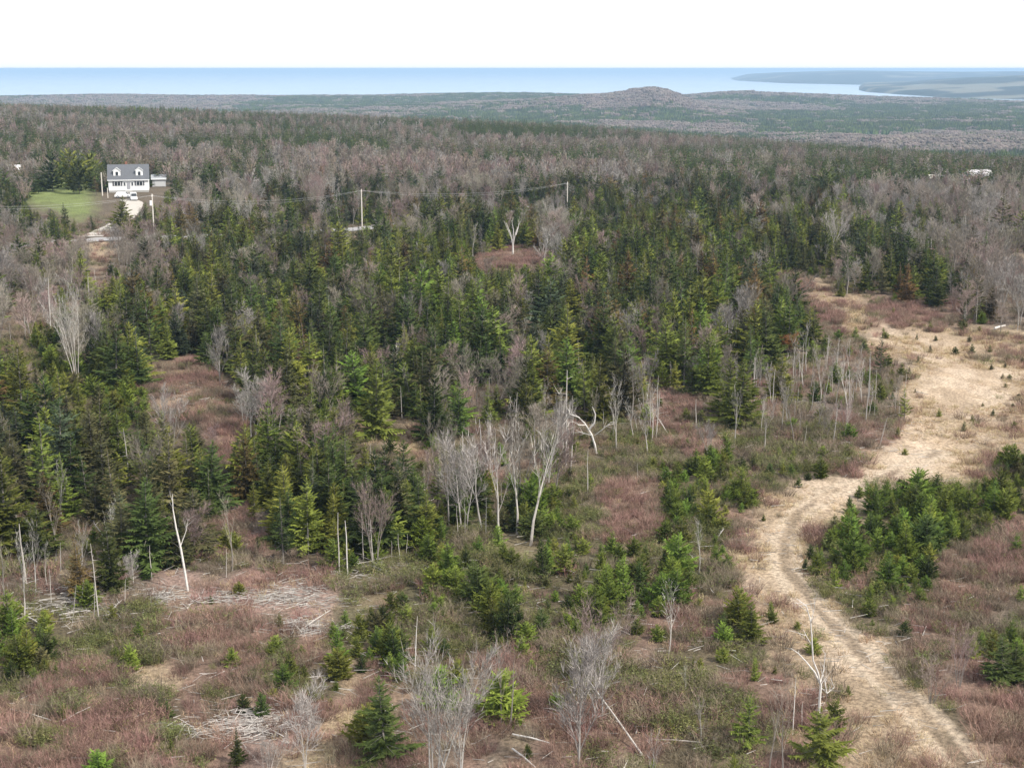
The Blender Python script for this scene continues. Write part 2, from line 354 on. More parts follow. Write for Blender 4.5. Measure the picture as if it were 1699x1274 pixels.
# ------------------------------------------------------------------ plant builders (unit height, scaled when placed)
def conifer(seed, rad=.2, whorls=24, nb=7, base=.06, power=.85, segs=5, width=.34, droop=.25, sparse=0.0, gaps=0.0, round_=0.0):
    r_ = random.Random(seed); tr = Buf(); cr = Buf()
    lean = (r_.uniform(-.03, .03), r_.uniform(-.03, .03)); lob = [(r_.uniform(0, 6.28), r_.uniform(.1, .9), r_.uniform(.25, .5)) for _ in range(7)]
    ax = lambda z: Vector((lean[0] * z, lean[1] * z, z))
    tr.tube([ax(-.03), ax(.3), ax(.65), ax(.97)], [.012, .009, .005, .0015], 5)
    for k in range(whorls):
        u = (k + r_.random() * .8) / whorls; z = base + (0.985 - base) * u
        prof = (1 - u) ** power * (1 - round_) + round_ * math.sqrt(max(0, 1 - (u * 1.05 - .25) ** 2 / 1.0)) * (1 - u ** 3)
        rr = rad * (prof + .05) * r_.uniform(.74, 1.15)
        n = max(3, int(nb * (1 - .45 * u)))
        ph = r_.random() * 6.28
        for j in range(n):
            if r_.random() < gaps: continue
            dead = r_.random() < sparse * (1 - u)
            th = ph + 6.283 * j / n + r_.uniform(-.3, .3); L = rr * r_.uniform(.62, 1.3) * (1 - max(q[2] * math.exp(-((u - q[1]) / .09) ** 2) * max(0, math.cos(th - q[0])) for q in lob))
            up = (.55 * u - droop * (1 - u)) + r_.uniform(-.1, .12)
            d = Vector((math.cos(th), math.sin(th), up)); side = Vector((-math.sin(th), math.cos(th), 0))
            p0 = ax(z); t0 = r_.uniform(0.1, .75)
            if dead:
                tr.tri(p0 + side * .003, p0 - side * .003, p0 + d * L * .9); continue
            for q in range(segs):
                s_ = (q + .6) / (segs + .3); c = p0 + d * L * s_ + Vector((0, 0, .22 * L * s_ * s_))
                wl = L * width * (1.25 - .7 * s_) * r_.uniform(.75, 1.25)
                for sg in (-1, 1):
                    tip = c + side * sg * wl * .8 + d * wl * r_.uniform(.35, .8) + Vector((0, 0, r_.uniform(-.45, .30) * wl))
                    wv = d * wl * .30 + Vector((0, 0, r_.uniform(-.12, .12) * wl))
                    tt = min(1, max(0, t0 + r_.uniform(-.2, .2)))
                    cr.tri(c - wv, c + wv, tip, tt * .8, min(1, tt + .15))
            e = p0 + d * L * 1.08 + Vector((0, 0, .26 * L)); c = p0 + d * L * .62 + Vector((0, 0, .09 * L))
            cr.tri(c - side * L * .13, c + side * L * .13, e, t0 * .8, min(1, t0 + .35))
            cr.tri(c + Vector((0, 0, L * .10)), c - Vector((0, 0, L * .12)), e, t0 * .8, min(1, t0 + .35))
    cr.tri(ax(.93) + Vector((.008, 0, 0)), ax(.93) - Vector((.008, 0, 0)), ax(1.02), .6, .9)
    cr.tri(ax(.93) + Vector((0, .008, 0)), ax(.93) - Vector((0, .008, 0)), ax(1.02), .6, .9)
    return tr, cr
def perp(d, r_):
    q = Vector((r_.uniform(-1, 1), r_.uniform(-1, 1), r_.uniform(-1, 1))); a = d.cross(q)
    return a.normalized() if a.length > 1e-4 else Vector((1, 0, 0))
def bare(seed, stems=1, lv=3, spread=.5, limb=(8, 5, 5), low=.3, tw=.0035, twn=5, thick=.014, narrow=1.0, hazy=1.0):
    """leafless hardwood: stems and limbs as tubes, fine twigs as slivers"""
    r_ = random.Random(seed); tr = Buf(); cr = Buf()
    def grow(p, d, L, r, k):
        pts = [p]; dd = d.copy(); n = 4 if k == 0 else 3
        for i in range(n):
            dd = (dd + Vector((r_.uniform(-.13, .13), r_.uniform(-.13, .13), .10 if k else .02))).normalized(); pts.append(pts[-1] + dd * L / n)
        rad = [r * (1 - .92 * i / n) for i in range(n + 1)]
        (tr if k == 0 else cr).tube(pts, rad, 5 if k == 0 else 3, r_.uniform(.35, 1), cap=False)
        def at(t):
            t *= n; i = min(int(t), n - 1); f = t - i; return pts[i].lerp(pts[i + 1], f), (pts[i + 1] - pts[i]).normalized()
        if k < lv - 1:
            nn = limb[k]
            for j in range(nn):
                t = (low if k == 0 else .2) + (1 - (low if k == 0 else .2)) * (j + r_.random()) / nn
                q, dq = at(min(t, .99)); a = perp(dq, r_); ang = r_.uniform(.4, .85) * spread * 1.5
                nd = (dq * math.cos(ang) + a * math.sin(ang)); nd.x *= narrow; nd.y *= narrow; nd.z = abs(nd.z) * .85 + .06; nd.normalize()
                grow(q, nd, L * (.50 if k == 0 else .55) * (1.15 - .55 * t) * r_.uniform(.75, 1.2), r * (1 - .8 * t) * .48, k + 1)
        for j in range(int(twn * (1 if k == lv - 1 else .6) * hazy)) if k > 0 else ():
            q, dq = at(r_.uniform(.15, 1)); a = perp(dq, r_); nd = (dq + a * r_.uniform(.35, .95) + Vector((0, 0, .25))).normalized()
            l = .075 * r_.uniform(.6, 1.6); s_ = perp(nd, r_) * tw; t0 = r_.random()
            cr.tri(q + s_, q - s_, q + nd * l, t0, t0)
    for s in range(stems):
        a = 6.28 * s / max(1, stems) + r_.random(); o = .03 if stems > 1 else 0
        d = Vector((math.cos(a) * (.17 if stems > 1 else .04), math.sin(a) * (.17 if stems > 1 else .04), 1)).normalized()
        grow(Vector((math.cos(a) * o, math.sin(a) * o, -.02)), d, .82 * r_.uniform(.85, 1.05), thick * (.75 if stems > 1 else 1), 0)
    return tr, cr
def snag(seed, stubs=8, thick=.014):
    r_ = random.Random(seed); tr = Buf(); st = Buf(); x = r_.uniform(-.03, .03)
    pts = [Vector((0, 0, -.03)), Vector((x * .4, 0, .35)), Vector((x, r_.uniform(-.02, .02), .7)), Vector((x * 1.3, 0, 1))]
    tr.tube(pts, [thick, thick * .85, thick * .65, thick * .28], 6)
    for k in range(stubs):
        z = r_.uniform(.25, .95); a = r_.random() * 6.28; l = r_.uniform(.04, .14); d = Vector((math.cos(a), math.sin(a), r_.uniform(-.3, .5)))
        p = Vector((x * z, 0, z)); s_ = Vector((-d.y, d.x, 0)) * .004
        st.tri(p + s_, p - s_, p + d * l, .6, .8); st.tri(p + Vector((0, 0, .004)), p - Vector((0, 0, .004)), p + d * l, .6, .8)
    return tr, st
def brush(seed, n=64, leafy=0.0, h=1.0, w=.55, tw=.012):
    r_ = random.Random(seed); b = Buf()
    for k in range(n):
        a = r_.random() * 6.28; q = r_.random() ** .5 * w * .6; p = Vector((math.cos(a) * q, math.sin(a) * q, 0)); ll = r_.uniform(.55, 1.05) * h
        d = Vector((math.cos(a) * r_.uniform(.0, .75), math.sin(a) * r_.uniform(0, .75), 1)).normalized(); a2 = r_.random() * 6.28
        s_ = Vector((math.cos(a2), math.sin(a2), 0)) * tw; t0 = r_.random()
        m_ = p + d * ll * .5 + Vector((r_.uniform(-.07, .07), r_.uniform(-.07, .07), 0)); e = m_ + (d + Vector((r_.uniform(-.4, .4), r_.uniform(-.4, .4), 0))) * ll * .5
        b.add([p + s_, p - s_, m_ - s_ * .8, m_ + s_ * .8, e], [(0, 1, 2, 3), (3, 2, 4)], [t0 * .5, t0 * .5, t0, t0, min(1, t0 + .3)])
        for j in range(2):
            q2 = m_.lerp(e, r_.random() * .7); e2 = q2 + Vector((r_.uniform(-.3, .3), r_.uniform(-.3, .3), r_.uniform(.05, .35))) * h; b.tri(q2 + s_ * .7, q2 - s_ * .7, e2, t0, min(1, t0 + .3))
        if leafy:
            for j in range(int(leafy)):
                q2 = p.lerp(e, r_.uniform(.35, 1)) + Vector((r_.uniform(-.12, .12), r_.uniform(-.12, .12), r_.uniform(-.06, .06))); 
                v1 = Vector((r_.uniform(-1, 1), r_.uniform(-1, 1), r_.uniform(-.5, .9))) * .085; v2 = Vector((r_.uniform(-1, 1), r_.uniform(-1, 1), r_.uniform(-.3, .6))) * .085
                t0 = r_.random(); b.tri(q2, q2 + v1, q2 + v2, t0, t0)
    return b

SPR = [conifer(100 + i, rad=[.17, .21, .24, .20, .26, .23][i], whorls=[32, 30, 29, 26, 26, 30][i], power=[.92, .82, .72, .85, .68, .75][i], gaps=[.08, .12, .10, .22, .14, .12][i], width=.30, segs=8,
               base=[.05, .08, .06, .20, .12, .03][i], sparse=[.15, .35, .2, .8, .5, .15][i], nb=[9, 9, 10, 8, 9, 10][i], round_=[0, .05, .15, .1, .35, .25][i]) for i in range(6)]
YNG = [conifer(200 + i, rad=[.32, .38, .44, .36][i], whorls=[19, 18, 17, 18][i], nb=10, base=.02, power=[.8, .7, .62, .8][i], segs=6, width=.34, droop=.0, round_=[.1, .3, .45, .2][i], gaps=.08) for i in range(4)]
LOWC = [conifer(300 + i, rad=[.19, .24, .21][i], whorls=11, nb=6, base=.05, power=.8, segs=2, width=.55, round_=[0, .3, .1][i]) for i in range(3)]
BAR = [bare(400, 1, 3, .55, (15, 8, 4), .22, .0026, 9), bare(401, 3, 3, .48, (9, 6, 4), .3, .0021, 7, .012), bare(402, 1, 3, .52, (18, 7, 4), .12, .0026, 8, .011, narrow=.9),
       bare(403, 5, 3, .42, (7, 5, 4), .34, .0019, 7, .011), bare(404, 2, 3, .68, (11, 8, 4), .22, .0024, 9, .013)]
THIN = [bare(450 + i, 1, 3, .42, (9, 4, 3), .35, .0020, 3, .0115, narrow=.7) for i in range(3)]
LOWB = [bare(480, 2, 2, .55, (13, 4, 4), .25, .010, 13, .012), bare(481, 4, 2, .5, (9, 4, 4), .25, .010, 12, .01), bare(482, 1, 2, .6, (16, 4, 4), .3, .011, 14, .014)]
SNG = [snag(500 + i, [3, 12, 7, 16][i], [.013, .011, .016, .010][i]) for i in range(4)]

TREE_MESH = {}
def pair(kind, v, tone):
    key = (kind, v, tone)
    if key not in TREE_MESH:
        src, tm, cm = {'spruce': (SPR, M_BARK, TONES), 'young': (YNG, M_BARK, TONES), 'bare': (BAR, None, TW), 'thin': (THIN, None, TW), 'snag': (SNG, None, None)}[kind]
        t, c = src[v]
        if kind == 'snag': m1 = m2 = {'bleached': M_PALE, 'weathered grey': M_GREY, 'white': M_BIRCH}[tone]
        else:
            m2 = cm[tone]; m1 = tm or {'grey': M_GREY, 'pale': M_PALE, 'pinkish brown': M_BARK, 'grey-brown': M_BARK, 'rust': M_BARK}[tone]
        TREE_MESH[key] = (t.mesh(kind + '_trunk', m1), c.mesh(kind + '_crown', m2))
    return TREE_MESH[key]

# ------------------------------------------------------------------ placing plants from the cover map
def sample(dens, rmax, rmin=66, half=23.5):
    n = int(dens * math.radians(half) * (rmax ** 2 - rmin ** 2))
    rr = np.sqrt(rng.uniform(rmin ** 2, rmax ** 2, n)); t = rng.uniform(-math.radians(half), math.radians(half), n)
    return rr * np.sin(t), rr * np.cos(t)
def spaced(x, y, mind):
    seen = {}; keep = np.zeros(len(x), bool)
    ix = np.floor(x / mind).astype(int); iy = np.floor(y / mind).astype(int)
    for k in range(len(x)):
        key = (ix[k], iy[k]); ok = True
        for a in (-1, 0, 1):
            for b_ in (-1, 0, 1):
                for j in seen.get((key[0] + a, key[1] + b_), ()):
                    if (x[k] - x[j]) ** 2 + (y[k] - y[j]) ** 2 < mind * mind: ok = False; break
                if not ok: break
            if not ok: break
        if ok: seen.setdefault(key, []).append(k); keep[k] = True
    return keep
OPEN = [ZC.index(c) for c in 'bgsdL']
def pick(x, y, hm, table, keep_top=True):
    """returns a mask and heights: each plant is matched to the cover its body stands on"""
    z = T(x, y); px, py = project(x, y, z); _, pt = project(x, y, z + hm)
    hp = py - pt; zn = zone(px, py - hp * .45)
    p = np.array([table.get(c, 0) for c in ZC])[zn] / max(table.values())
    m = rng.random_sample(len(x)) < p
    if keep_top:
        zt = zone(px, py - hp * .9); bad = np.isin(zt, OPEN); hm = np.where(bad, hm * .55, hm)
        zb = zone(px, py - 4); m &= ~(np.isin(zb, OPEN) & (rng.random_sample(len(x)) < .97) & (py > 430))
    return m, hm, z
BLOCK = []      # (x, y, r) circles kept clear
def clear(x, y, track=1.5, road=2.0):
    ok = (seg_dist(x, y, TRACK) > track) & (seg_dist(x, y, ROAD, 3.4) > road) & (seg_dist(x, y, DRIVE, 2.4) > 1.0)
    for bx, by, br in BLOCK: ok &= (x - bx) ** 2 + (y - by) ** 2 > br * br
    return ok
HX, HY, HZ = g1(214, 319)
BLOCK += [(HX, HY + 3, 11), (HX, HY - 4, 11), (HX + 2, HY - 12, 8), (HX + 12, HY + 4, 5.5)]
def sight(px0, px1, py, r, t0=.8, t1=.98):      # keep the view of a spot open: no tall plants just before it
    x0, y0, _ = g1(px0, py); x1, y1, _ = g1(px1, py)
    for t in np.linspace(t0, t1, 22):
        for s in np.linspace(0, 1, 4): BLOCK.append(((x0 + (x1 - x0) * s) * t, (y0 + (y1 - y0) * s) * t, r))
sight(85, 145, 345, 3, .96, 1.06); sight(184, 246, 328, 4.5, .82, 1.0); sight(140, 195, 402, 3.0, .93, 1.0); sight(838, 866, 424, 2.5, .93, 1.0)
sight(250, 280, 312, 2.5, .86, 1.0); sight(166, 174, 326, 1.5, .85, 1.0); sight(252, 262, 392, 2, .90, 1.0); sight(594, 606, 384, 2, .93, 1.0)

# hero plants: kind, px, base py, top py, variant, tone, label, width factor
HERO = [
 ('spruce', 640, 1268, 1118, 1, 'dark green', 'dark spruce standing against the big multi-stemmed bare clump', 1.5),
 ('spruce', 395, 1268, 1203, 0, 'dark green', 'small narrow spruce in red brush beside the slash heap', 1.3),
 ('spruce', 1355, 1275, 1172, 4, 'yellow-green', 'bushy golden green fir below the white forked birch', 1.7),
 ('young', 1384, 1205, 1158, 1, 'yellow-green', 'golden green young fir just behind the bushy fir under the birch', 1.1),
 ('spruce', 1240, 1240, 1150, 4, 'yellow-green', 'yellow-green fir with open tiers among thin grey poles', 1.1),
 ('spruce', 1246, 1066, 998, 5, 'yellow-green', 'lone round-topped dark fir in open brush beside the track', 1.5),
 ('young', 1252, 1128, 1086, 0, 'yellow-green', 'small narrow fir just below the lone round-topped fir', .8),
 ('spruce', 1662, 1136, 1050, 4, 'dark green', 'dark twin-topped fir in brush beyond the track bend', 1.4),
 ('spruce', 1682, 1128, 1062, 5, 'dark green', 'shorter dark fir touching the twin-topped fir', 1.4),
 ('young', 482, 1122, 1078, 1, 'yellow-green', 'young fir with bright tips amid low brown scrub', .9),
 ('young', 405, 1180, 1150, 2, 'dark green', 'low dark fir bush above the pale slash heap', 1.0),
 ('young', 435, 1190, 1146, 1, 'dark green', 'rounded dark fir bush next to the pale slash heap', .9),
 ('young', 465, 1048, 1014, 0, 'olive', 'small olive spruce alone in the red brush', .9),
 ('young', 215, 1112, 1066, 1, 'bright green', 'bright young fir at the foot of the olive scrub', 1.0),
 ('young', 230, 1068, 1030, 1, 'bright green', 'bright young fir amid the olive scrub', .8),
 ('young', 350, 1002, 986, 3, 'dark green', 'tiny dark spruce seedling at the slash strip', 1.0),
 ('spruce', 1300, 540, 470, 2, 'yellow-green', 'yellow-green spruce at the head of the sandy clearing', 1.3),
 ('spruce', 1325, 552, 488, 2, 'dark green', 'dark spruce leaning over the head of the clearing', 1.4),
 ('spruce', 1460, 625, 553, 3, 'dark green', 'thin-crowned dark spruce at the edge of the sand', 1.3),
 ('spruce', 1500, 702, 640, 3, 'yellow-green', 'flat-tiered thin spruce before the sand bend', 1.2),
 ('spruce', 1660, 408, 312, 3, 'olive', 'tall golden-topped pine rising from the bare wood', 1.3),
 ('spruce', 225, 430, 372, 4, 'dark green', 'dark flat-tiered pine beside the paved road', 1.6),
 ('spruce', 205, 385, 332, 4, 'yellow-green', 'flat-tiered pine in front of the parked car', 1.6),
 ('spruce', 240, 375, 334, 5, 'yellow-green', 'dense yellow-green fir below the pole transformer', 1.4),
 ('spruce', 108, 373, 335, 1, 'dark green', 'small dark spruce on the lawn edge', 1.2),
 ('spruce', 450, 330, 272, 0, 'dark green', 'narrow dark spruce standing alone before brown woods', 1.2),
 ('spruce', 625, 420, 348, 4, 'dark green', 'dark spruce just beside the central power pole', 1.3),
 ('spruce', 865, 315, 255, 1, 'dark green', 'tall dark spruce in the far brown hardwoods', 1.1),
 ('bare', 127, 632, 480, 3, 'pale', 'tall white multi-stemmed birch above the rusty brush', .6),
 ('bare', 365, 638, 528, 2, 'grey', 'feathery grey dead spruce against the central conifers', .9),
 ('bare', 420, 725, 612, 4, 'grey', 'wide spreading grey tree at the brown opening', 1.0),
 ('bare', 285, 760, 640, 1, 'grey', 'grey multi-stemmed alder below the brown opening', .8),
 ('bare', 770, 880, 718, 4, 'pale', 'white crooked birch in the grey aspen stand', .9),
 ('thin', 800, 880, 712, 0, 'pale', 'slim grey aspen beside the white crooked birch', 1.1),
 ('thin', 830, 900, 700, 1, 'pale', 'tallest slim grey aspen of the aspen stand', 1.1),
 ('thin', 858, 885, 705, 2, 'pale', 'slim grey aspen with a leaning top in the stand', 1.1),
 ('thin', 880, 905, 690, 0, 'pale', 'straight grey aspen at the dense end of the stand', 1.1),
 ('bare', 910, 800, 655, 0, 'grey', 'broad-crowned grey tree beside the tall bleached pole', .8),
 ('thin', 745, 870, 725, 1, 'pale', 'slim grey aspen at the conifer end of the stand', 1.1),
 ('bare', 730, 800, 690, 1, 'grey-brown', 'brownish bushy tree beside the orange grass opening', .9),
 ('bare', 1068, 690, 580, 1, 'grey', 'grey twin-forked maple before the dark conifers', .8),
 ('bare', 900, 610, 545, 2, 'grey', 'flat-topped grey snag tree inside the dark conifers', .9),
 ('bare', 850, 660, 560, 4, 'pinkish brown', 'pinkish brown larch mass in the central conifers', .9),
 ('bare', 745, 660, 560, 2, 'pinkish brown', 'pinkish brown larch beside a grey trunk', .9),
 ('bare', 720, 1310, 1062, 3, 'grey', 'big grey multi-stemmed maple clump in red brush', .85),
 ('bare', 760, 1330, 1100, 1, 'grey', 'pale three-stemmed maple joined to the big clump', .9),
 ('thin', 815, 1190, 1062, 0, 'grey', 'first slim straight pole tree beside the maple clump', .8),
 ('thin', 832, 1205, 1040, 1, 'pinkish brown', 'tallest pinkish pole tree beside the maple clump', .8),
 ('thin', 846, 1205, 1050, 2, 'pinkish brown', 'slim pinkish pole tree leaning by the maple clump', .9),
 ('bare', 960, 1275, 1040, 2, 'grey', 'open-limbed grey tree rising from a bent trunk', .9),
 ('bare', 995, 1200, 1020, 4, 'grey', 'spreading grey tree behind the long leaning log', .8),
 ('bare', 505, 1285, 1120, 4, 'pale', 'pale open-forked young tree by the dry grass patch', .8),
 ('bare', 445, 1300, 1215, 3, 'pale', 'low pale bush tree at the slash heap', 1.0),
 ('thin', 1165, 1240, 1150, 1, 'grey', 'slim silvery sapling in the deep red brush', .9),
 ('thin', 1275, 1290, 1125, 0, 'grey-brown', 'slim curved pole tree beside the tiered fir', .8),
 ('thin', 1300, 1300, 1130, 2, 'grey-brown', 'forked slim pole tree next to the white stump pole', .9),
 ('bare', 1590, 1140, 1040, 3, 'pinkish brown', 'pink-twigged shrub tree beside the lower track', .9),
 ('bare', 1545, 1165, 1090, 3, 'pinkish brown', 'wide pink alder bush on the track bank', 1.5),
 ('bare', 985, 1140, 1000, 3, 'pinkish brown', 'pink-crowned alder behind the open-limbed grey tree', 1.1),
 ('thin', 40, 1030, 880, 1, 'pale', 'whitish twin-stemmed dead tree above the green scrub', .9),
 ('bare', 215, 975, 910, 4, 'pale', 'white tangled dead top by the slash strip', .9),
 ('thin', 100, 870, 760, 1, 'grey', 'slim grey tree inside the olive conifers', 1.0),
 ('bare', 1310, 592, 548, 4, 'rust', 'small rust-orange tree in the grey aspen belt', 1.3),
 ('thin', 1430, 670, 592, 1, 'pale', 'white forked birch before the sandy clearing', 1.2),
 ('bare', 1205, 296, 248, 1, 'pale', 'pale forked maple above the dark spruce bank', 1.1),
 ('bare', 1265, 300, 250, 4, 'grey-brown', 'broad pale-limbed maple above the dark spruce bank', 1.3),
 ('bare', 1690, 540, 440, 4, 'grey', 'big grey leaning maple in the roadside hardwoods', 1.2),
 ('bare', 1505, 425, 360, 4, 'grey', 'silver forked maple in the far hardwoods', 1.1),
 ('bare', 735, 400, 345, 4, 'pale', 'pale frosted birch between the road and the conifers', .9),
 ('bare', 660, 395, 320, 4, 'pinkish brown', 'pinkish maple behind the central power pole', 1.2),
 ('bare', 985, 565, 500, 4, 'pinkish brown', 'pinkish round-topped maple in the dark conifers', 1.2),
 ('bare', 1080, 560, 500, 4, 'pinkish brown', 'wide pinkish maple near the rusty larch', 1.2),
 ('bare', 285, 455, 405, 1, 'pinkish brown', 'pink multi-stemmed maple before the road', 1.2),
 ('bare', 1210, 560, 505, 3, 'grey', 'round grey maple behind the rust-orange tree', 1.2),
 # bleached poles: snags
 ('snag', 939, 772, 615, 1, 'bleached', 'tallest bleached pole beside the crooked white snag', 1),
 ('snag', 946, 792, 705, 2, 'bleached', 'bleached pole directly below the tallest pole', 1),
 ('snag', 975, 820, 747, 0, 'bleached', 'short bleached pole below the crooked white snag', 1),
 ('snag', 563, 950, 850, 0, 'bleached', 'first slim bleached pole before the black conifer shade', .8),
 ('snag', 577, 956, 863, 2, 'white', 'thickest white pole of the bleached row', .8),
 ('snag', 603, 930, 849, 3, 'bleached', 'bleached pole with bristly stubs in the row', 1),
 ('snag', 619, 942, 861, 3, 'bleached', 'bristly bleached pole rising from pale sticks', 1),
 ('snag', 650, 928, 896, 0, 'bleached', 'short bleached stub in the bleached row', 1.2),
 ('snag', 664, 935, 885, 0, 'bleached', 'thin bleached pole past the middle of the row', 1.0),
 ('snag', 674, 918, 885, 0, 'bleached', 'shortest thin pole in the bleached row', 1.2),
 ('snag', 690, 912, 872, 1, 'bleached', 'leaning bleached pole ending the row', 1.2),
 ('snag', 760, 890, 838, 0, 'bleached', 'short bleached pole behind the green scrub', 1),
 ('snag', 772, 888, 836, 0, 'bleached', 'bent bleached pole behind the green scrub', 1),
 ('snag', 806, 895, 824, 1, 'bleached', 'bristly pole below the grey aspen stand', 1),
 ('snag', 688, 1116, 1023, 0, 'white', 'white broken pole above the big maple clump', .75),
 ('snag', 1315, 1218, 1124, 0, 'white', 'tall white stump pole below the forked birch', .75),
 ('snag', 1330, 1210, 1164, 0, 'white', 'short white stump pole beside the bushy fir', .9),
 ('snag', 165, 1035, 900, 3, 'bleached', 'tall slim bleached pole above the scrub edge', .8),
 ('snag', 157, 1030, 965, 0, 'weathered grey', 'grey pole close to the tall slim bleached pole', .8),
 ('snag', 120, 1036, 968, 3, 'weathered grey', 'grey pole among leaning sticks by the scrub', 1),
 ('snag', 134, 1012, 958, 3, 'weathered grey', 'bristly grey pole among leaning sticks', 1),
 ('snag', 101, 950, 900, 0, 'weathered grey', 'short grey pole before olive conifers', 1),
 ('snag', 207, 1010, 960, 0, 'bleached', 'pale pole beside the tangled dead top', 1),
 ('snag', 222, 972, 912, 1, 'white', 'white pole inside the tangled dead top', 1),
 ('snag', 252, 962, 905, 0, 'bleached', 'pale pole past the tangled dead top', 1),
 ('snag', 252, 1012, 985, 0, 'weathered grey', 'short grey pole at the slash strip end', 1),
 ('snag', 1155, 712, 662, 0, 'bleached', 'bleached stub in front of the thin aspen belt', 1.2),
 ('snag', 1058, 792, 767, 0, 'bleached', 'small bleached stump in brown brush', 1.3),
 ('snag', 1382, 740, 665, 1, 'weathered grey', 'grey pole in the thin aspen belt', .9),
 ('snag', 1460, 738, 690, 0, 'weathered grey', 'grey leaning pole near the sand bend', 1.1),
 ('snag', 1500, 660, 618, 0, 'bleached', 'pale pole just before the sand bend', 1),
 ('snag', 1001, 715, 680, 0, 'weathered grey', 'thin grey pole behind the crooked white snag', 1),
 ('snag', 42, 560, 500, 0, 'weathered grey', 'grey pole at the old road edge', 1),
 ('snag', 84, 548, 462, 0, 'bleached', 'thick pale pole in the roadside hardwoods', 1.2),
 ('snag', 612, 505, 500, 0, 'bleached', 'tiny pale stub in the conifers', 1),
 ('snag', 612, 530, 502, 0, 'bleached', 'short pale stub among the central conifer tops', 1.2),
 ('snag', 512, 920, 865, 1, 'weathered grey', 'grey pole before the dark conifer wall', 1),
 ('snag', 1540, 420, 372, 0, 'weathered grey', 'slim grey pole in the far hardwoods', 1),
 ('snag', 745, 760, 720, 0, 'bleached', 'pale stub beside the grey aspen stand', 1),
]
HERO = [h for h in HERO if h[7] is not None and not (h[0] == 'snag' and h[2] - h[3] < 10)]
trees = []     # kind, x, y, z, h, variant, tone, rot, label, wf
def tree(kind, x, y, z, h, v, tone, label=None, wf=1.0): trees.append((kind, float(x), float(y), float(z), float(h), int(v), tone, R.uniform(0, 6.28), label, wf))
for (k, px, by, ty, v, tone, lab, wf) in HERO:
    x, y, z = g1(px, by); h = height_at(x, y, z, ty); tree(k, x, y, z, h, v, tone, lab, wf)
    BLOCK.append((x, y, {'spruce': .17 * h * wf + .6, 'young': .3 * h * wf + .3, 'bare': .14 * h + .5, 'thin': .6, 'snag': .5}[k]))
    if k == 'snag' and by > 600:
        for t in (.94, .92): BLOCK.append((x * t, y * t, 1.0))
    if by > 480 and k != 'young':     # nothing tall right in front of it
        for t in (.985, .97, .955): BLOCK.append((x * t, y * t, .9))
# the crooked white snag and the white forked birch get their ground now, their shape later
CX, CY, CZ0 = g1(989, 752); FX, FY, FZ = g1(1358, 1192)
for (x, y) in ((CX, CY), (FX, FY)):
    for t in (1, .985, .97): BLOCK.append((x * t, y * t, 1.6))

def choose_tone(px, py, kind):
    n_ = float(fbm(px / 90., py / 60., 200, 3)); q = rng.random_sample()
    if kind == 'young':
        return 'bright green' if (q < .55 and px > 700) or q < .3 else ('yellow-green' if q < .8 else ('dark green' if q < .95 else 'olive'))
    if rng.random_sample() < .05: return 'rusty'
    if py < 330: return 'dark green' if q < .5 else ('olive' if q < .8 else 'bluish')
    if px < 380 and py > 640: return 'olive' if q < .38 else ('yellow-green' if q < .6 else ('dark green' if q < .88 else 'bluish'))
    if n_ > .5: return 'yellow-green' if q < .42 else ('bright green' if q < .55 else ('dark green' if q < .9 else 'olive'))
    return 'dark green' if q < .5 else ('bluish' if q < .6 else ('yellow-green' if q < .85 else 'olive'))

# mature conifers
x, y = sample(.24, 470); k = clear(x, y) & (spaced(x, y, 1.65)); x, y = x[k], y[k]
h = np.clip(rng.normal(5.6, 1.8, len(x)), 2.2, 10)
m, h, z = pick(x, y, h, {'C': .22, 'M': .085, 'S': .004, 'B': .018, 'c': .001})
P1 = (x[m], y[m], z[m], h[m])
px, py = project(P1[0], P1[1], P1[2])
for i in range(len(px)):
    tree('spruce', P1[0][i], P1[1][i], P1[2][i], P1[3][i], rng.choice(6, p=[.13, .18, .19, .17, .15, .18]), choose_tone(px[i], py[i] - 30, 'spruce'), None, rng.uniform(1.05, 1.6))
# the dark wall of firs behind the bleached poles
gx, gy, gz = ground(rng.uniform(470, 720, 70), rng.uniform(835, 915, 70)); k = clear(gx, gy) & spaced(gx, gy, 1.5)
for i in np.nonzero(k)[0]: tree('spruce', gx[i], gy[i], gz[i], rng.uniform(4.0, 7.0), rng.choice([0, 1, 2, 5]), rng.choice(['dark green', 'dark green', 'yellow-green']), None, rng.uniform(1.1, 1.5))
# young conifers
x, y = sample(.9, 330); k = clear(x, y, .3); x, y = x[k], y[k]; k = spaced(x, y, .8); x, y = x[k], y[k]
h = np.clip(rng.gamma(5, .36, len(x)), .7, 3.4)
m, h, z = pick(x, y, h, {'c': .66, 'o': .20, 'C': .03, 'M': .06, 'S': .07, 'g': .012, 'b': .014, 'd': .008}, False)
px, py = project(x, y, z)
for i in np.nonzero(m)[0]:
    zz = ZC[int(zone(px[i:i + 1], py[i:i + 1] - 8)[0])]; hh = h[i] * (.62 if zz in 'gbod' else 1.0) 
    tree('young', x[i], y[i], z[i], hh, rng.randint(4), choose_tone(px[i], py[i], 'young'), None, rng.uniform(.85, 1.2))
# seedlings on the sand and dry grass
x, y = sample(.05, 330); sd_ = seg_dist(x, y, TRACK); k = (sd_ < 5) & (seg_dist(x, y, RUT, .9) > .6) & (rng.random_sample(len(x)) < .55 * np.where(sd_ < -3, .5, 1)) & (project(x, y, 0 * x)[1] > 470); x, y = x[k], y[k]; z = T(x, y)
for i in range(len(x)): tree('young', x[i], y[i], z[i], rng.uniform(.5, 1.3), rng.randint(4), rng.choice(['yellow-green', 'olive', 'yellow-green', 'dark green']), None, rng.uniform(.9, 1.3))
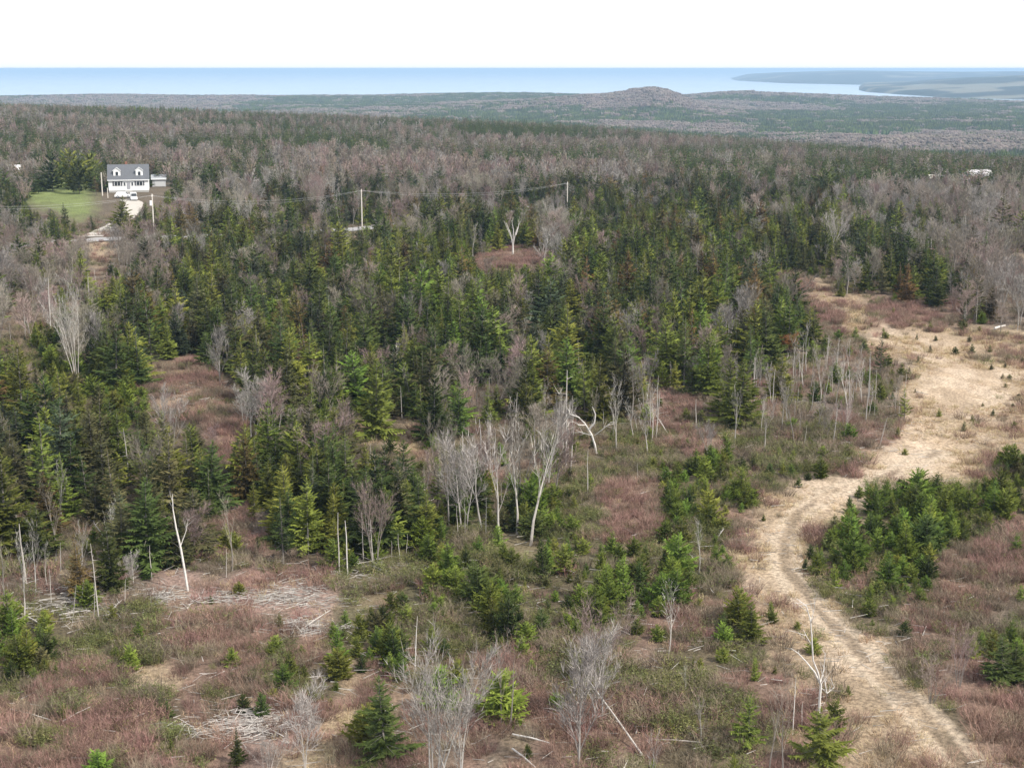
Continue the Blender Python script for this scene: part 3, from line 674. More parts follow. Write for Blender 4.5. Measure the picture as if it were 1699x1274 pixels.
# bare hardwoods and thin aspens
x, y = sample(.10, 470); k = clear(x, y, 2.0); x, y = x[k], y[k]; k = spaced(x, y, 1.5); x, y = x[k], y[k]
h = np.clip(rng.normal(6.8, 1.6, len(x)), 2.5, 11)
m, h, z = pick(x, y, h, {'B': .060, 'M': .030, 'S': .10, 'C': .016, 'b': .0035, 'o': .004})
px, py = project(x, y, z)
for i in np.nonzero(m)[0]:
    zz = ZC[int(zone(px[i:i + 1], py[i:i + 1] - 20)[0])]
    if (zz in 'So' and rng.random_sample() < .9) or (zz in 'CM' and rng.random_sample() < .45):
        tree('thin', x[i], y[i], z[i], h[i] * .72, rng.randint(3), rng.choice(['grey', 'pale', 'pale', 'grey-brown']), None, 1)
    else:
        tree('bare', x[i], y[i], z[i], h[i] * (.55 if zz in 'bo' else .9), rng.randint(5), rng.choice(['grey', 'grey-brown', 'grey-brown', 'pinkish brown']), None, rng.uniform(.9, 1.25))
# scattered snags
x, y = sample(.05, 300); k = clear(x, y, 1.0); x, y = x[k], y[k]; h = rng.uniform(1.4, 5.5, len(x))
m, h, z = pick(x, y, h, {'S': .05, 'M': .012, 'C': .004, 'B': .005, 'o': .0015, 'd': .003})
for i in np.nonzero(m)[0]:
    tree('snag', x[i], y[i], z[i], h[i], rng.randint(4), rng.choice(['bleached', 'weathered grey']), None, rng.uniform(.8, 1.15))

# ------------------------------------------------------------------ rank, name, label and link the individuals
KIND = {'spruce': ('spruce_tree', 'tree', 'spruces of the woods', 'spruce'), 'young': ('young_fir', 'young tree', 'young firs of the regrowth', 'young fir'),
        'bare': ('bare_tree', 'bare tree', 'leafless hardwoods', 'leafless tree'), 'thin': ('bare_tree', 'bare tree', 'leafless hardwoods', 'slim leafless tree'), 'snag': ('dead_pole', 'dead tree', 'bleached standing poles', 'dead pole')}
LMK = [('the white farmhouse', 214, 300), ('the central power pole', 600, 350), ('the V-shaped birch', 851, 400), ('the white multi-stemmed birch', 127, 560), ('the clearing head', 1320, 490),
       ('the rust-orange tree', 1310, 570), ('the sand bend', 1610, 640), ('the crooked white snag', 985, 710), ('the orange grass opening', 660, 720), ('the brown opening', 340, 680),
       ('the grey aspen stand', 830, 800), ('the bleached pole row', 600, 905), ('the leaning birch', 303, 920), ('the slash strip', 400, 990), ('the tangled dead top', 215, 945),
       ('the small pale stump', 1058, 780), ('the narrow track', 1290, 890), ('the green fir island', 1480, 900), ('the lone round-topped fir', 1246, 1035), ('the forked birch', 1358, 1090),
       ('the twin-topped fir', 1662, 1095), ('the big maple clump', 720, 1190), ('the long leaning log', 1020, 1190), ('the broken white pole', 688, 1070), ('the slash heap', 430, 1210),
       ('the dry grass patch', 560, 1130), ('the feathery grey spruce', 365, 590), ('the red brush', 150, 1200), ('the olive scrub', 150, 1070), ('the pink-crowned alder', 985, 1060),
       ('the slim silvery sapling', 1165, 1200), ('the pink alder bush', 1545, 1130), ('the flat-topped grey tree', 900, 575), ('the dark conifer wall', 500, 860), ('the twin-forked maple', 1068, 640),
       ('the aspen belt', 1250, 690), ('the grey forest edge', 60, 800), ('the big leaning maple', 1690, 490), ('the fir bank', 1150, 900), ('the pale roof pole', 40, 440)]
LMK = LMK[:-1] + [('the roadside pole', 84, 500), ('the central firs', 700, 560), ('the central thicket', 560, 640), ('the thicket edge', 200, 540), ('the olive conifers', 150, 720), ('the scrub slope', 800, 980), ('the green slope', 760, 920)]
LA = np.array([(a, b_) for _, a, b_ in LMK], float)
ORD = 'first second third fourth fifth sixth seventh eighth ninth tenth eleventh twelfth thirteenth fourteenth fifteenth sixteenth seventeenth eighteenth nineteenth twentieth'.split()
ta = np.array([(t[1], t[2], t[3], t[4]) for t in trees])
tpx, tpy = project(ta[:, 0], ta[:, 1], ta[:, 2] + ta[:, 3] * .5); _, tb = project(ta[:, 0], ta[:, 1], ta[:, 2]); _, tt = project(ta[:, 0], ta[:, 1], ta[:, 2] + ta[:, 3])
size = (tb - tt) * ((tpx > -10) & (tpx < 1710) & (tt < 1262)).astype(float)
kinds = np.array([KIND[t[0]][0] for t in trees]); hero = np.array([t[8] is not None for t in trees])
indiv = np.zeros(len(trees), bool)
for kn in set(kinds):
    idx = np.nonzero((kinds == kn) & (size > 0))[0]; order = idx[np.argsort(-(size[idx] + hero[idx] * 1e4))][:296]; indiv[order] = True
bins = {}
for i in np.nonzero(indiv & ~hero)[0]:
    t = trees[i]; d = LA - (tpx[i], tpy[i]); j = int(np.argmin((d[:, 0] ** 2) * .6 + d[:, 1] ** 2 * 1.6)); dx, dy = tpx[i] - LA[j, 0], tpy[i] - LA[j, 1]
    rel = ('on the house side of' if dx < 0 else 'on the side away from house of') if abs(dx) > abs(dy) * 1.4 else ('beyond' if dy < 0 else 'in front of')
    lim = {'spruce': (6.3, 8.4), 'young': (1.7, 2.7), 'bare': (4.5, 7), 'thin': (4, 6), 'snag': (2.6, 4.4)}[t[0]]
    sz = 'small' if t[4] < lim[0] else ('mid-sized' if t[4] < lim[1] else 'tall')
    bins.setdefault((t[0], sz, t[6], rel, j), []).append(i)
LABEL = {}
for (k_, sz, tone, rel, j), L_ in bins.items():
    L_.sort(key=lambda i: tpx[i]); nm = KIND[k_][3]; place = rel + ' ' + LMK[j][0]
    if rel.startswith('on the side'): place = 'past ' + LMK[j][0] + ', away from the house'
    for q, i in enumerate(L_):
        LABEL[i] = f'{sz} {tone} {nm} {place}' if len(L_) == 1 else f'{ORD[min(q, 19)]} {sz} {tone} {nm} counted from house side, {place}'
        if len(LABEL[i].split()) > 16: LABEL[i] = LABEL[i].replace('counted ', '').replace('slim leafless', 'slim bare').replace('leafless', 'bare').replace(', away from the house', '')
        if len(LABEL[i].split()) > 16: LABEL[i] = LABEL[i].replace(' from house side,', '')
for i in np.nonzero(indiv)[0]:
    k_, x_, y_, z_, h_, v_, tone, rot, lab, wf = trees[i]; nm, cat, grp, _ = KIND[k_]
    e = bpy.data.objects.new(nm, None); e.empty_display_size = .3; COL.objects.link(e); e.location = (x_, y_, z_); e.rotation_euler = (R.uniform(-.06, .06), R.uniform(-.06, .06), rot)
    if lab and 'leaning' in lab and k_ == 'snag': e.rotation_euler = (0, .18, 0)
    e.scale = (h_ * wf, h_ * wf, h_); tag(e, lab or LABEL[i], cat, grp)
    mt, mc = pair(k_, v_, tone); a_ = bpy.data.objects.new('trunk', mt); COL.objects.link(a_); a_.parent = e
    c_ = bpy.data.objects.new('branch_stubs' if k_ == 'snag' else 'crown', mc); COL.objects.link(c_); c_.parent = e
    if k_ == 'snag': c_['kind'] = 'stuff'

# ------------------------------------------------------------------ masses past the countable ones, and undergrowth
def source(name, bufs_mats):
    """one joined mesh for scattering"""
    me = bpy.data.meshes.new(name); V = []; F = []; Tn = []; mi = []; mats = []
    for b_, m_ in bufs_mats:
        o = len(V); V += b_.v; F += [tuple(i + o for i in f) for f in b_.f]; Tn += b_.t; mi += [len(mats)] * len(b_.f); mats.append(m_)
    me.from_pydata(V, [], F); me.attributes.new('tone', 'FLOAT', 'POINT').data.foreach_set('value', Tn)
    for m_ in mats: me.materials.append(m_)
    me.polygons.foreach_set('material_index', mi); me.update(); return me
def scatter(name, meshes, x, y, z, sxy, sz, idx, label, cat, tilt=.05):
    src = bpy.data.collections.new(name + '_sources')
    for i, me in enumerate(meshes):
        o = bpy.data.objects.new('%s_source_%03d' % (name, i), me); src.objects.link(o)
    n_ = len(x); me = bpy.data.meshes.new(name); me.vertices.add(n_); me.vertices.foreach_set('co', np.stack([x, y, z], 1).astype(np.float32).ravel())
    def att(nm, ty, fld, d): me.attributes.new(nm, ty, 'POINT').data.foreach_set(fld, d)
    att('rot', 'FLOAT_VECTOR', 'vector', np.stack([rng.uniform(-tilt, tilt, n_), rng.uniform(-tilt, tilt, n_), rng.uniform(0, 6.28, n_)], 1).astype(np.float32).ravel())
    att('scl', 'FLOAT_VECTOR', 'vector', np.stack([sxy, sxy, sz], 1).astype(np.float32).ravel()); att('vid', 'INT', 'value', np.asarray(idx, np.int32))
    o = link(name, me); tag(o, label, cat, None, 'stuff')
    g_ = bpy.data.node_groups.new(name, 'GeometryNodeTree'); g_.interface.new_socket('Geometry', in_out='INPUT', socket_type='NodeSocketGeometry'); g_.interface.new_socket('Geometry', in_out='OUTPUT', socket_type='NodeSocketGeometry')
    gi = g_.nodes.new('NodeGroupInput'); go = g_.nodes.new('NodeGroupOutput'); ip = g_.nodes.new('GeometryNodeInstanceOnPoints'); ci = g_.nodes.new('GeometryNodeCollectionInfo')
    ci.inputs[0].default_value = src; ci.inputs['Separate Children'].default_value = True; ci.inputs['Reset Children'].default_value = True
    def na(nm, ty):
        q = g_.nodes.new('GeometryNodeInputNamedAttribute'); q.data_type = ty; q.inputs[0].default_value = nm; return q.outputs[0]
    mp_ = g_.nodes.new('GeometryNodeMeshToPoints')
    g_.links.new(gi.outputs[0], ip.inputs['Points']); g_.links.new(ci.outputs[0], ip.inputs['Instance']); ip.inputs['Pick Instance'].default_value = True
    g_.links.new(na('vid', 'INT'), ip.inputs['Instance Index']); g_.links.new(na('rot', 'FLOAT_VECTOR'), ip.inputs['Rotation']); g_.links.new(na('scl', 'FLOAT_VECTOR'), ip.inputs['Scale'])
    g_.nodes.remove(mp_); g_.links.new(ip.outputs[0], go.inputs[0])
    md = o.modifiers.new('scatter', 'NODES'); md.node_group = g_; return o

rest = {}
for i in np.nonzero(~indiv)[0]:
    rest.setdefault(kinds[i], []).append(i)
NAMES = {'spruce_tree': ('distant_spruces', 'mass of dark and yellow-green spruces filling the woods behind the nearer ones', 'woods'),
         'young_fir': ('fir_thickets', 'low thickets of small bright young firs between the larger ones', 'thicket'),
         'bare_tree': ('distant_hardwoods', 'mass of leafless grey and pinkish hardwoods filling the woods beyond', 'woods'),
         'dead_pole': ('distant_poles', 'scattered thin grey dead poles deep in the woods', 'dead trees')}
for kn, L_ in rest.items():
    keys = sorted({(trees[i][0], trees[i][5], trees[i][6]) for i in L_}); ki = {k_: q for q, k_ in enumerate(keys)}
    ms = []
    for (k_, v_, tone) in keys:
        t_, c_ = {'spruce': SPR, 'young': YNG, 'bare': BAR, 'thin': THIN, 'snag': SNG}[k_][v_]; m1, m2 = [q.materials[0] for q in pair(k_, v_, tone)]
        ms.append(source(kn, [(t_, m1), (c_, m2)]))
    A = np.array([(trees[i][1], trees[i][2], trees[i][3], trees[i][4], trees[i][9]) for i in L_])
    nm, lab, cat = NAMES[kn]; scatter(nm, ms, A[:, 0], A[:, 1], A[:, 2], A[:, 3] * A[:, 4], A[:, 3], [ki[(trees[i][0], trees[i][5], trees[i][6])] for i in L_], lab, cat)

# far woods 450 m and beyond, each crown still its own little tree
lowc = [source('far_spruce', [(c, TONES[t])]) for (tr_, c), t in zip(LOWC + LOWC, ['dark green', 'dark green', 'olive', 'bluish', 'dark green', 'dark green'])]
lowb = [source('far_hardwood', [(t_, M_BARK), (c, TW[t])]) for (t_, c), t in zip(LOWB + LOWB, ['grey-brown', 'grey-brown', 'far brown', 'grey', 'pinkish brown', 'far brown'])]
x, y = sample(.070, 1350, 440, 22.5); k = seg_dist(x, y, ROAD, 3.4) > 2; k &= clear(x, y); x, y = x[k], y[k]; z = T(x, y); px, py = project(x, y, z + 4)
zn = zone(px, py); pc = np.array([{'C': .95, 'M': .70, 'B': .14}.get(c, .0) for c in ZC])[zn]; pc = np.where(py < 235, .70, pc)
pc = np.clip(pc + (fbm(x / 95., y / 55., 210, 3) - .5) * 3.2, .03, .97); pa = np.isin(zn, [ZC.index(c) for c in 'CMB']) | (py < 240)
isc = rng.random_sample(len(x)) < pc
k = pa & isc; h = np.clip(rng.normal(7.8, 1.6, len(x)), 4, 12); scatter('ridge_spruces', lowc, x[k], y[k], z[k], h[k] * rng.uniform(1, 1.4, k.sum()), h[k], rng.randint(0, 6, k.sum()), 'dark spruces along the far ridge of the plateau', 'woods')
k = pa & ~isc & (rng.random_sample(len(x)) < .72); h = np.clip(rng.normal(6.3, 1.4, len(x)), 3.5, 10); scatter('ridge_hardwoods', lowb, x[k], y[k], z[k], h[k] * rng.uniform(.8, 1.2, k.sum()), h[k], rng.randint(0, 6, k.sum()), 'leafless brown hardwoods covering the far ridge', 'woods')
# lowland woods to the coast: clumps of crowns
def clump(seed, kind):
    r_ = random.Random(seed); b = Buf()
    for k in range(26):
        cx, cy = r_.uniform(-1, 1), r_.uniform(-1, 1); h = r_.uniform(.75, 1.15); w = r_.uniform(.16, .26) if kind == 'c' else r_.uniform(.26, .38); t0 = r_.random()
        n_ = 6
        if kind == 'c':
            ring = [(cx + w * math.cos(6.28 * q / n_), cy + w * math.sin(6.28 * q / n_), .1) for q in range(n_)]; b.add(ring + [(cx, cy, h)], [(q, (q + 1) % n_, n_) for q in range(n_)], t0)
        else:
            r1 = [(cx + w * r_.uniform(.8, 1.1) * math.cos(6.28 * q / n_), cy + w * math.sin(6.28 * q / n_), .45) for q in range(n_)]; r2 = [(cx + w * .75 * math.cos(6.28 * q / n_ + .4), cy + w * .75 * math.sin(6.28 * q / n_ + .4), h * r_.uniform(.72, .85)) for q in range(n_)]
            b.add(r1 + r2 + [(cx, cy, h * .92)], [(q, (q + 1) % n_, n_ + (q + 1) % n_, n_ + q) for q in range(n_)] + [(n_ + q, n_ + (q + 1) % n_, 2 * n_) for q in range(n_)], t0)
    return b
M_FARB = leaf_mat('far_hardwood_twigs', (.105, .084, .070), (.19, .152, .125), .3)
cc = [source('far_canopy', [(clump(600 + i, 'c'), TONES[['dark green', 'dark green', 'bluish'][i]])]) for i in range(3)] + [source('far_canopy', [(clump(610 + i, 'b'), M_FARB)]) for i in range(3)]
dn = .0042; n_ = int(dn * math.radians(22) * (5900 ** 2 - 1300 ** 2)); rr = np.sqrt(rng.uniform(1300 ** 2, 5900 ** 2, n_)); t_ = rng.uniform(-math.radians(22), math.radians(22), n_); x = rr * np.sin(t_); y = rr * np.cos(t_)
z = T(x, y); u = ucoord(x, y); k = z > SEA + 1.5
k &= np.hypot((u - 1490) / 75., (rr - 2450) / 190.) + (fbm(x / 60., y / 60., 180, 2) - .5) * .8 > 1; m = sm(.44, .56, fbm(x / 260., y / 420., 160, 4)); isb = rng.random_sample(n_) < np.clip(sm(.46, .54, fbm(x / 330., y / 380., 160, 4)) * .8 + .04 + .6 * np.exp(-((u[:] - 1040) / 130.) ** 2 - ((rr - 3550) / 450.) ** 2), 0, 1)
x, y, z, isb = x[k], y[k], z[k], isb[k]; scatter('lowland_woods', cc, x, y, z - .5, rng.uniform(7, 10, len(x)), rng.uniform(7.5, 12, len(x)), rng.randint(0, 3, len(x)) + 3 * isb, 'mixed dark and brown woods covering the lowland down to the coast', 'woods', .02)

# undergrowth
def undergrowth(name, bufs, material, table, dens, rmax, hr, label, cat, wr=(.8, 1.25), track=.6, tilt=.15):
    x, y = sample(dens, rmax, 64); z = T(x, y); px, py = project(x, y, z); zn = zone(px, py - 6); p = np.array([table.get(c, 0) for c in ZC])[zn] / dens
    p = p * (0.2 + 1.5 * sm(.42, .56, fbm(x / 4., y / 5., len(name) * 7, 3))) * np.where(np.hypot(x, y) > 210, .6, 1)
    m = (rng.random_sample(len(x)) < p) & ((seg_dist(x, y, TRACK) + edge_noise(x, y) + rng.normal(0, 1.2, len(x)) > track) | (rng.random_sample(len(x)) < .22 * sm(.48, .64, fbm(x / 7., y / 9., 305, 2)))) & (seg_dist(x, y, ROAD, 3.4) > .5) & (seg_dist(x, y, RUT, .9) > 0)
    x, y, z = x[m], y[m], z[m]; h = rng.uniform(*hr, len(x)) * (0.7 + .6 * fbm(x / 8., y / 8., 310, 2)); ms = [source(name, [(b_, material)]) for b_ in bufs]
    scatter(name, ms, x, y, z - .03, h * rng.uniform(*wr, len(x)), h, rng.randint(0, len(ms), len(x)), label, cat, tilt); return len(x)
BR = [brush(700 + i, 80, 0, 1.0, .85, .009) for i in range(4)]; BL = [brush(710 + i, 30, 9, 1.0, .8) for i in range(4)]; BT = [brush(720 + i, 22, 0, 1, .9, .02) for i in range(3)]
c1 = undergrowth('red_brush', BR, M_RED, {'b': 1.55, 'd': .6, 'o': .12, 'g': .36, 's': .12, 'S': .22, 'M': .08, 'B': .15, 'c': .05}, 1.6, 400, (.5, 1.25), 'dense reddish brown leafless brush covering the open ground', 'brush', (.9, 1.5))
c2 = undergrowth('brown_brush', BR, M_BRN, {'o': .45, 'b': .30, 'S': .40, 'M': .25, 'B': .35, 'c': .15, 'g': .10, 'C': .05}, 1.0, 400, (.5, 1.4), 'olive brown leafless brush between trees and scrub', 'brush', (.9, 1.4))
c3 = undergrowth('olive_scrub', BL, M_OLV, {'o': 1.1, 'c': .60, 'S': .20, 'M': .14, 'b': .09, 'g': .03, 'C': .05}, 1.4, 380, (.45, 1.1), 'low olive green evergreen scrub on the slope', 'scrub', (1.0, 1.6))
c4 = undergrowth('dry_grass', BT, M_DRY, {'g': 2.6, 's': 1.1, 'b': .5, 'd': .6, 'o': .3, 'B': .1, 'S': .2}, 2.8, 260, (.22, .55), 'tufts of dry straw-coloured grass beside the track', 'grass', (1.2, 2.2), -3.5, .3)

# ------------------------------------------------------------------ hand-shaped trees
def limb_tree(name, label, cat, base, ty, limbs, material, twmat, seed):
    """limbs: lists of (px, py, radius, depth offset) seen points"""
    e = bpy.data.objects.new(name, None); COL.objects.link(e); e.location = base; tag(e, label, cat); r_ = random.Random(seed); o = Vector(base)
    for j, L_ in enumerate(limbs):
        b = Buf(); P = [at_depth(p[0], p[1], base[1] + p[3]) - o for p in L_]; b.tube(P, [p[2] for p in L_], 6)
        link('trunk' if j == 0 else 'limb', b.mesh(name, material), e)
    tw = Buf()
    for L_ in limbs:
        P = [at_depth(p[0], p[1], base[1] + p[3]) - o for p in L_]
        for k in range(7):
            i = r_.randrange(len(P) - 1); q = P[i].lerp(P[i + 1], r_.random()); 
            if q.z < 1.5: continue
            d = (P[i + 1] - P[i]).normalized() + perp(P[i + 1] - P[i], r_) * r_.uniform(.5, 1.1); s_ = perp(d, r_) * .022; tw.tri(q + s_, q - s_, q + d * r_.uniform(.4, 1.1), .8, .9)
    if tw.v: link('twigs', tw.mesh(name, twmat), e)
vx, vy, vz = g1(851, 422)
limb_tree('v_birch', 'white V-shaped birch in front of dark spruces', 'bare tree', (vx, vy, vz), 0, [
    [(851, 423, .24, 0), (851, 405, .19, 0)], [(851, 407, .13, 0), (847, 388, .10, .2), (840, 370, .04, .3)], [(851, 407, .13, 0), (855, 388, .10, -.2), (863, 368, .04, -.3)],
    [(851, 400, .12, 0), (852, 382, .08, 0), (849, 366, .03, 0)], [(847, 392, .08, .2), (842, 380, .05, .6), (836, 366, .02, .8)], [(856, 390, .08, -.2), (860, 378, .05, .3), (861, 364, .02, .5)]], M_BIRCH, TW['pale'], 4)
limb_tree('dead_tree', 'crooked white dead tree with two bent limbs beside the tallest pole', 'dead tree', (CX, CY, CZ0), 0, [
    [(990, 756, .13, 0), (987, 738, .12, 0), (982, 722, .11, .1), (976, 712, .10, .1)],
    [(979, 716, .09, .1), (970, 702, .08, .2), (960, 692, .07, .3), (945, 687, .05, .5), (936, 685, .03, .5)],
    [(977, 713, .10, .1), (986, 702, .09, -.1), (988, 688, .07, -.2), (983, 675, .03, -.3)],
    [(972, 705, .05, 0), (960, 705, .04, -.5), (947, 696, .02, -.8)],
    [(987, 722, .05, 0), (999, 713, .04, -.5), (1014, 700, .02, -.9)],
    [(981, 722, .04, 0), (964, 717, .03, .4), (950, 718, .02, .8)]], M_BIRCH, TW['pale'], 1)
limb_tree('forked_birch', 'white forked birch with long thin curving limbs beside the track', 'dead tree', (FX, FY, FZ), 0, [
    [(1358, 1194, .09, 0), (1360, 1160, .08, 0), (1362, 1135, .075, 0)],
    [(1362, 1136, .06, 0), (1352, 1115, .05, .2), (1338, 1098, .045, .4), (1324, 1083, .035, .6), (1312, 1075, .02, .7)],
    [(1362, 1136, .065, 0), (1357, 1115, .06, -.1), (1349, 1095, .05, -.2), (1347, 1060, .045, -.3), (1345, 1030, .04, -.4), (1338, 1005, .03, -.4), (1322, 993, .02, -.4)],
    [(1345, 1035, .025, -.4), (1352, 1005, .02, -.5), (1350, 992, .012, -.6)],
    [(1347, 1070, .02, -.3), (1338, 1055, .018, .1), (1332, 1043, .01, .2)],
    [(1362, 1130, .035, 0), (1367, 1110, .03, .2), (1367, 1102, .02, .3)], [(1362, 1140, .04, 0), (1372, 1150, .035, .2), (1366, 1118, .02, .3)], [(1372, 1150, .03, .2), (1384, 1140, .02, .4), (1378, 1125, .015, .5)]], M_BIRCH, TW['pale'], 2)
lx, ly, lz = g1(312, 980)
limb_tree('leaning_birch', 'slim white birch leaning out over the slash strip', 'bare tree', (lx, ly, lz), 0, [
    [(312, 982, .10, 0), (307, 950, .09, .1), (300, 910, .08, .2), (292, 875, .065, .3), (287, 845, .04, .4), (286, 820, .02, .4)],
    [(300, 905, .03, .2), (309, 880, .02, .5), (312, 862, .01, .6)]], M_BIRCH, TW['pale'], 3)

# fallen logs and sticks: (x0,y0)-(x1,y1) as seen, base radius, end height, label
LOGS = [
 ((1065, 1256), (975, 1126), .09, 1.6, 'long pale log leaning across the red brush', M_PALE),
 ((35, 1022), (76, 1040), .11, .5, 'thick bleached log lying at the scrub edge', M_PALE),
 ((100, 1024), (148, 1012), .10, .7, 'pale log propped under the grey poles', M_PALE),
 ((100, 1030), (140, 1022), .07, .5, 'second pale log below the propped one', M_PALE),
 ((178, 1028), (198, 998), .09, 1.4, 'pale log standing tilted past the grey poles', M_PALE),
 ((160, 1000), (178, 1020), .06, .4, 'thin pale stick crossing near the tilted log', M_GREY),
 ((18, 1180), (84, 1194), .07, .5, 'long pale stick lying in lower red brush', M_PALE),
 ((104, 1200), (150, 1172), .05, .6, 'thin pale stick slanting beside the long stick', M_PALE),
 ((484, 1036), (500, 1048), .09, .5, 'short thick log end at the slash strip corner', M_PALE),
 ((500, 1048), (548, 1012), .07, 1.0, 'slanting pale log at the slash strip corner', M_PALE),
 ((548, 1048), (562, 1036), .07, .5, 'short pale log end against the fir thicket', M_PALE),
 ((355, 993), (440, 996), .08, .3, 'long log laid along the slash strip', M_PALE),
 ((306, 1215), (365, 1225), .07, .3, 'pale stick in front of the slash heap', M_PALE),
 ((850, 1222), (912, 1232), .08, .4, 'white log across the dark fir under the pole trees', M_BIRCH),
 ((850, 1246), (888, 1272), .08, .4, 'whitish log pointing down below the white log', M_BIRCH),
 ((1080, 1230), (1165, 1231), .06, .4, 'long thin log crossing the red brush level', M_PALE),
 ((1192, 893), (1201, 877), .08, .9, 'short white stick standing by the fir bank', M_BIRCH),
 ((1160, 860), (1165, 845), .06, .5, 'tiny pale stick in brush above the fir bank', M_PALE),
 ((1045, 706), (1065, 704), .09, .5, 'pale log behind the crooked white snag', M_PALE),
 ((1108, 722), (1088, 688), .07, 1.6, 'slanting pale log at the aspen belt foot', M_PALE),
 ((970, 722), (1005, 716), .06, .4, 'thin pale stick at the crooked snag', M_PALE),
 ((178, 902), (156, 868), .09, 2.2, 'white broken log leaning in the olive conifers', M_PALE),
 ((1520, 652), (1540, 655), .08, .3, 'pale log on the sand edge', M_PALE),
 ((1650, 548), (1668, 540), .25, .5, 'white bleached root on the clearing bank', M_BIRCH),
 ((1046, 1012), (1072, 1006), .05, .3, 'pale stick under the fir bank', M_PALE),
 ((900, 1180), (960, 1200), .05, .8, 'grey stick beside the bent trunk', M_GREY),
 ((600, 1262), (680, 1254), .05, .4, 'thin pale stick beneath the dark spruce', M_PALE),
 ((560, 945), (620, 930), .05, .4, 'pale stick lying at the bleached row foot', M_PALE),
 ((860, 1190), (800, 1150), .05, 1.0, 'grey stick leaning by the pole trees', M_GREY),
]
for (a_, b_, r_, h_, lab, m_) in LOGS:
    r_ *= .68
    x0, y0, z0 = g1(*a_); p0 = Vector((x0, y0, z0 + r_ + .12)); e_ = at_depth(b_[0], b_[1], y0); 
    lift = e_.z - z0
    if lift > h_ or lift < 0:      # far end rests further back or nearer on the ground, raised a little
        d0 = y0; best = None
        for dy in np.linspace(-9, 22, 125):
            q = at_depth(b_[0], b_[1], y0 + dy); gz = float(T(q.x, q.y)); s_ = abs((q.z - gz) - h_)
            if best is None or s_ < best[0]: best = (s_, q)
        e_ = best[1]
    e_.z = max(e_.z, float(T(e_.x, e_.y)) + r_ + .1); o = Vector((x0, y0, z0)); b = Buf(); mid = (p0 + e_) / 2 + Vector((0, 0, .05))
    b.tube([p0 - o, mid - o, e_ - o], [r_, r_ * .85, r_ * .5], 7)
    rr_ = random.Random(hash(a_[0]) & 255)
    for k in range(5):
        q = (p0 - o).lerp(e_ - o, rr_.uniform(.3, .95)); d = Vector((rr_.uniform(-1, 1), rr_.uniform(-1, 1), rr_.uniform(.1, 1))) * .35; s_ = perp(d, rr_) * .02; b.tri(q + s_, q - s_, q + d)
    tag(link('fallen_log', b.mesh('fallen_log', m_), None, o), lab, 'log', 'fallen and leaning pale logs')
# slash: countless grey sticks
def sticks(name, areas, label):
    b = Buf(); r_ = random.Random(5)
    for (cx, cy, wx, wy, n_) in areas:
        X, Y, Z = ground(cx + rng.normal(0, wx, n_), cy + rng.normal(0, wy, n_))
        for k in range(n_):
            a = r_.uniform(-.5, .5) + (3.14 if r_.random() < .5 else 0) + (r_.random() < .55) * r_.uniform(-1.5, 1.5); l = r_.uniform(.3, 1.3); d = Vector((math.cos(a), math.sin(a), r_.uniform(-.1, .3))) * l
            p = Vector((X[k], Y[k], Z[k] + r_.uniform(.05, .45))); b.tube([p - d / 2, p + d / 2], [r_.uniform(.012, .04), .012], 3, r_.random(), False)
    tag(link(name, b.mesh(name, TW['pale'])), label, 'sticks', None, 'stuff')
sticks('slash_strip', [(420, 996, 65, 7, 300), (270, 992, 18, 7, 110), (500, 990, 30, 12, 130), (500, 1042, 25, 8, 160)], 'grey and white logging slash strewn in a strip over the red ground')
sticks('slash_heap', [(425, 1205, 32, 12, 330), (360, 1215, 45, 8, 150)], 'pale tangled slash heap in the lower brush')
sticks('loose_sticks', [(850, 1040, 520, 140, 1500), (1100, 690, 160, 20, 300), (1380, 720, 100, 30, 300), (150, 1010, 90, 20, 400), (330, 650, 40, 12, 120), (640, 945, 60, 12, 160)], 'loose pale sticks scattered through the brush')
# ------------------------------------------------------------------ farmhouse and what stands by it
M_WHITE = mat('white_siding', (.80, .80, .79), .6); M_TRIM = mat('white_trim', (.82, .82, .82), .5); M_ROOF = noisy(mat('grey_shingles', (.1, .11, .12)), (.085, .09, .10), (.15, .155, .165), 3, 4)
M_GLASS = mat('dark_glass', (.03, .035, .04), .12, .5); M_SHUT = mat('grey_shutter', (.10, .10, .11), .6); M_CONC = mat('concrete', (.38, .37, .35)); M_TYRE = mat('black_rubber', (.03, .03, .03)); M_PAINT = mat('white_car_paint', (.80, .80, .80), .3, .5)
M_METAL = mat('grey_metal', (.4, .41, .42), .45, .5); M_POLE = noisy(mat('weathered_pole', (.6, .56, .5)), (.50, .46, .40), (.70, .65, .58), 4)
def empty(name, loc, rz, label, cat, group=None):
    e = bpy.data.objects.new(name, None); COL.objects.link(e); e.location = loc; e.rotation_euler = (0, 0, rz); return tag(e, label, cat, group)
hr = math.radians(12.5)      # front turned to face down the slope
H = empty('farmhouse', (HX, HY, float(T(HX, HY)) - .1), hr, 'white two-dormer farmhouse with grey shingle roof above the lawn', 'house')
WD, DP, WH, RH = 12.0, 8.6, 4.1, 4.1
b = Buf(); b.box((0, DP / 2, .25), (WD - .1, DP - .1, 1.1)); link('foundation', b.mesh('foundation', M_CONC), H)
b = Buf(); hw = WD / 2
vs = [(-hw, 0, .6), (hw, 0, .6), (hw, DP, .6), (-hw, DP, .6), (-hw, 0, WH), (hw, 0, WH), (hw, DP, WH), (-hw, DP, WH), (-hw, DP / 2, WH + RH - .15), (hw, DP / 2, WH + RH - .15)]
b.add(vs, [(0, 1, 5, 4), (2, 3, 7, 6), (1, 2, 6, 9, 5), (3, 0, 4, 8, 7), (0, 3, 2, 1)]); link('wall', b.mesh('wall', M_WHITE), H)
b = Buf()
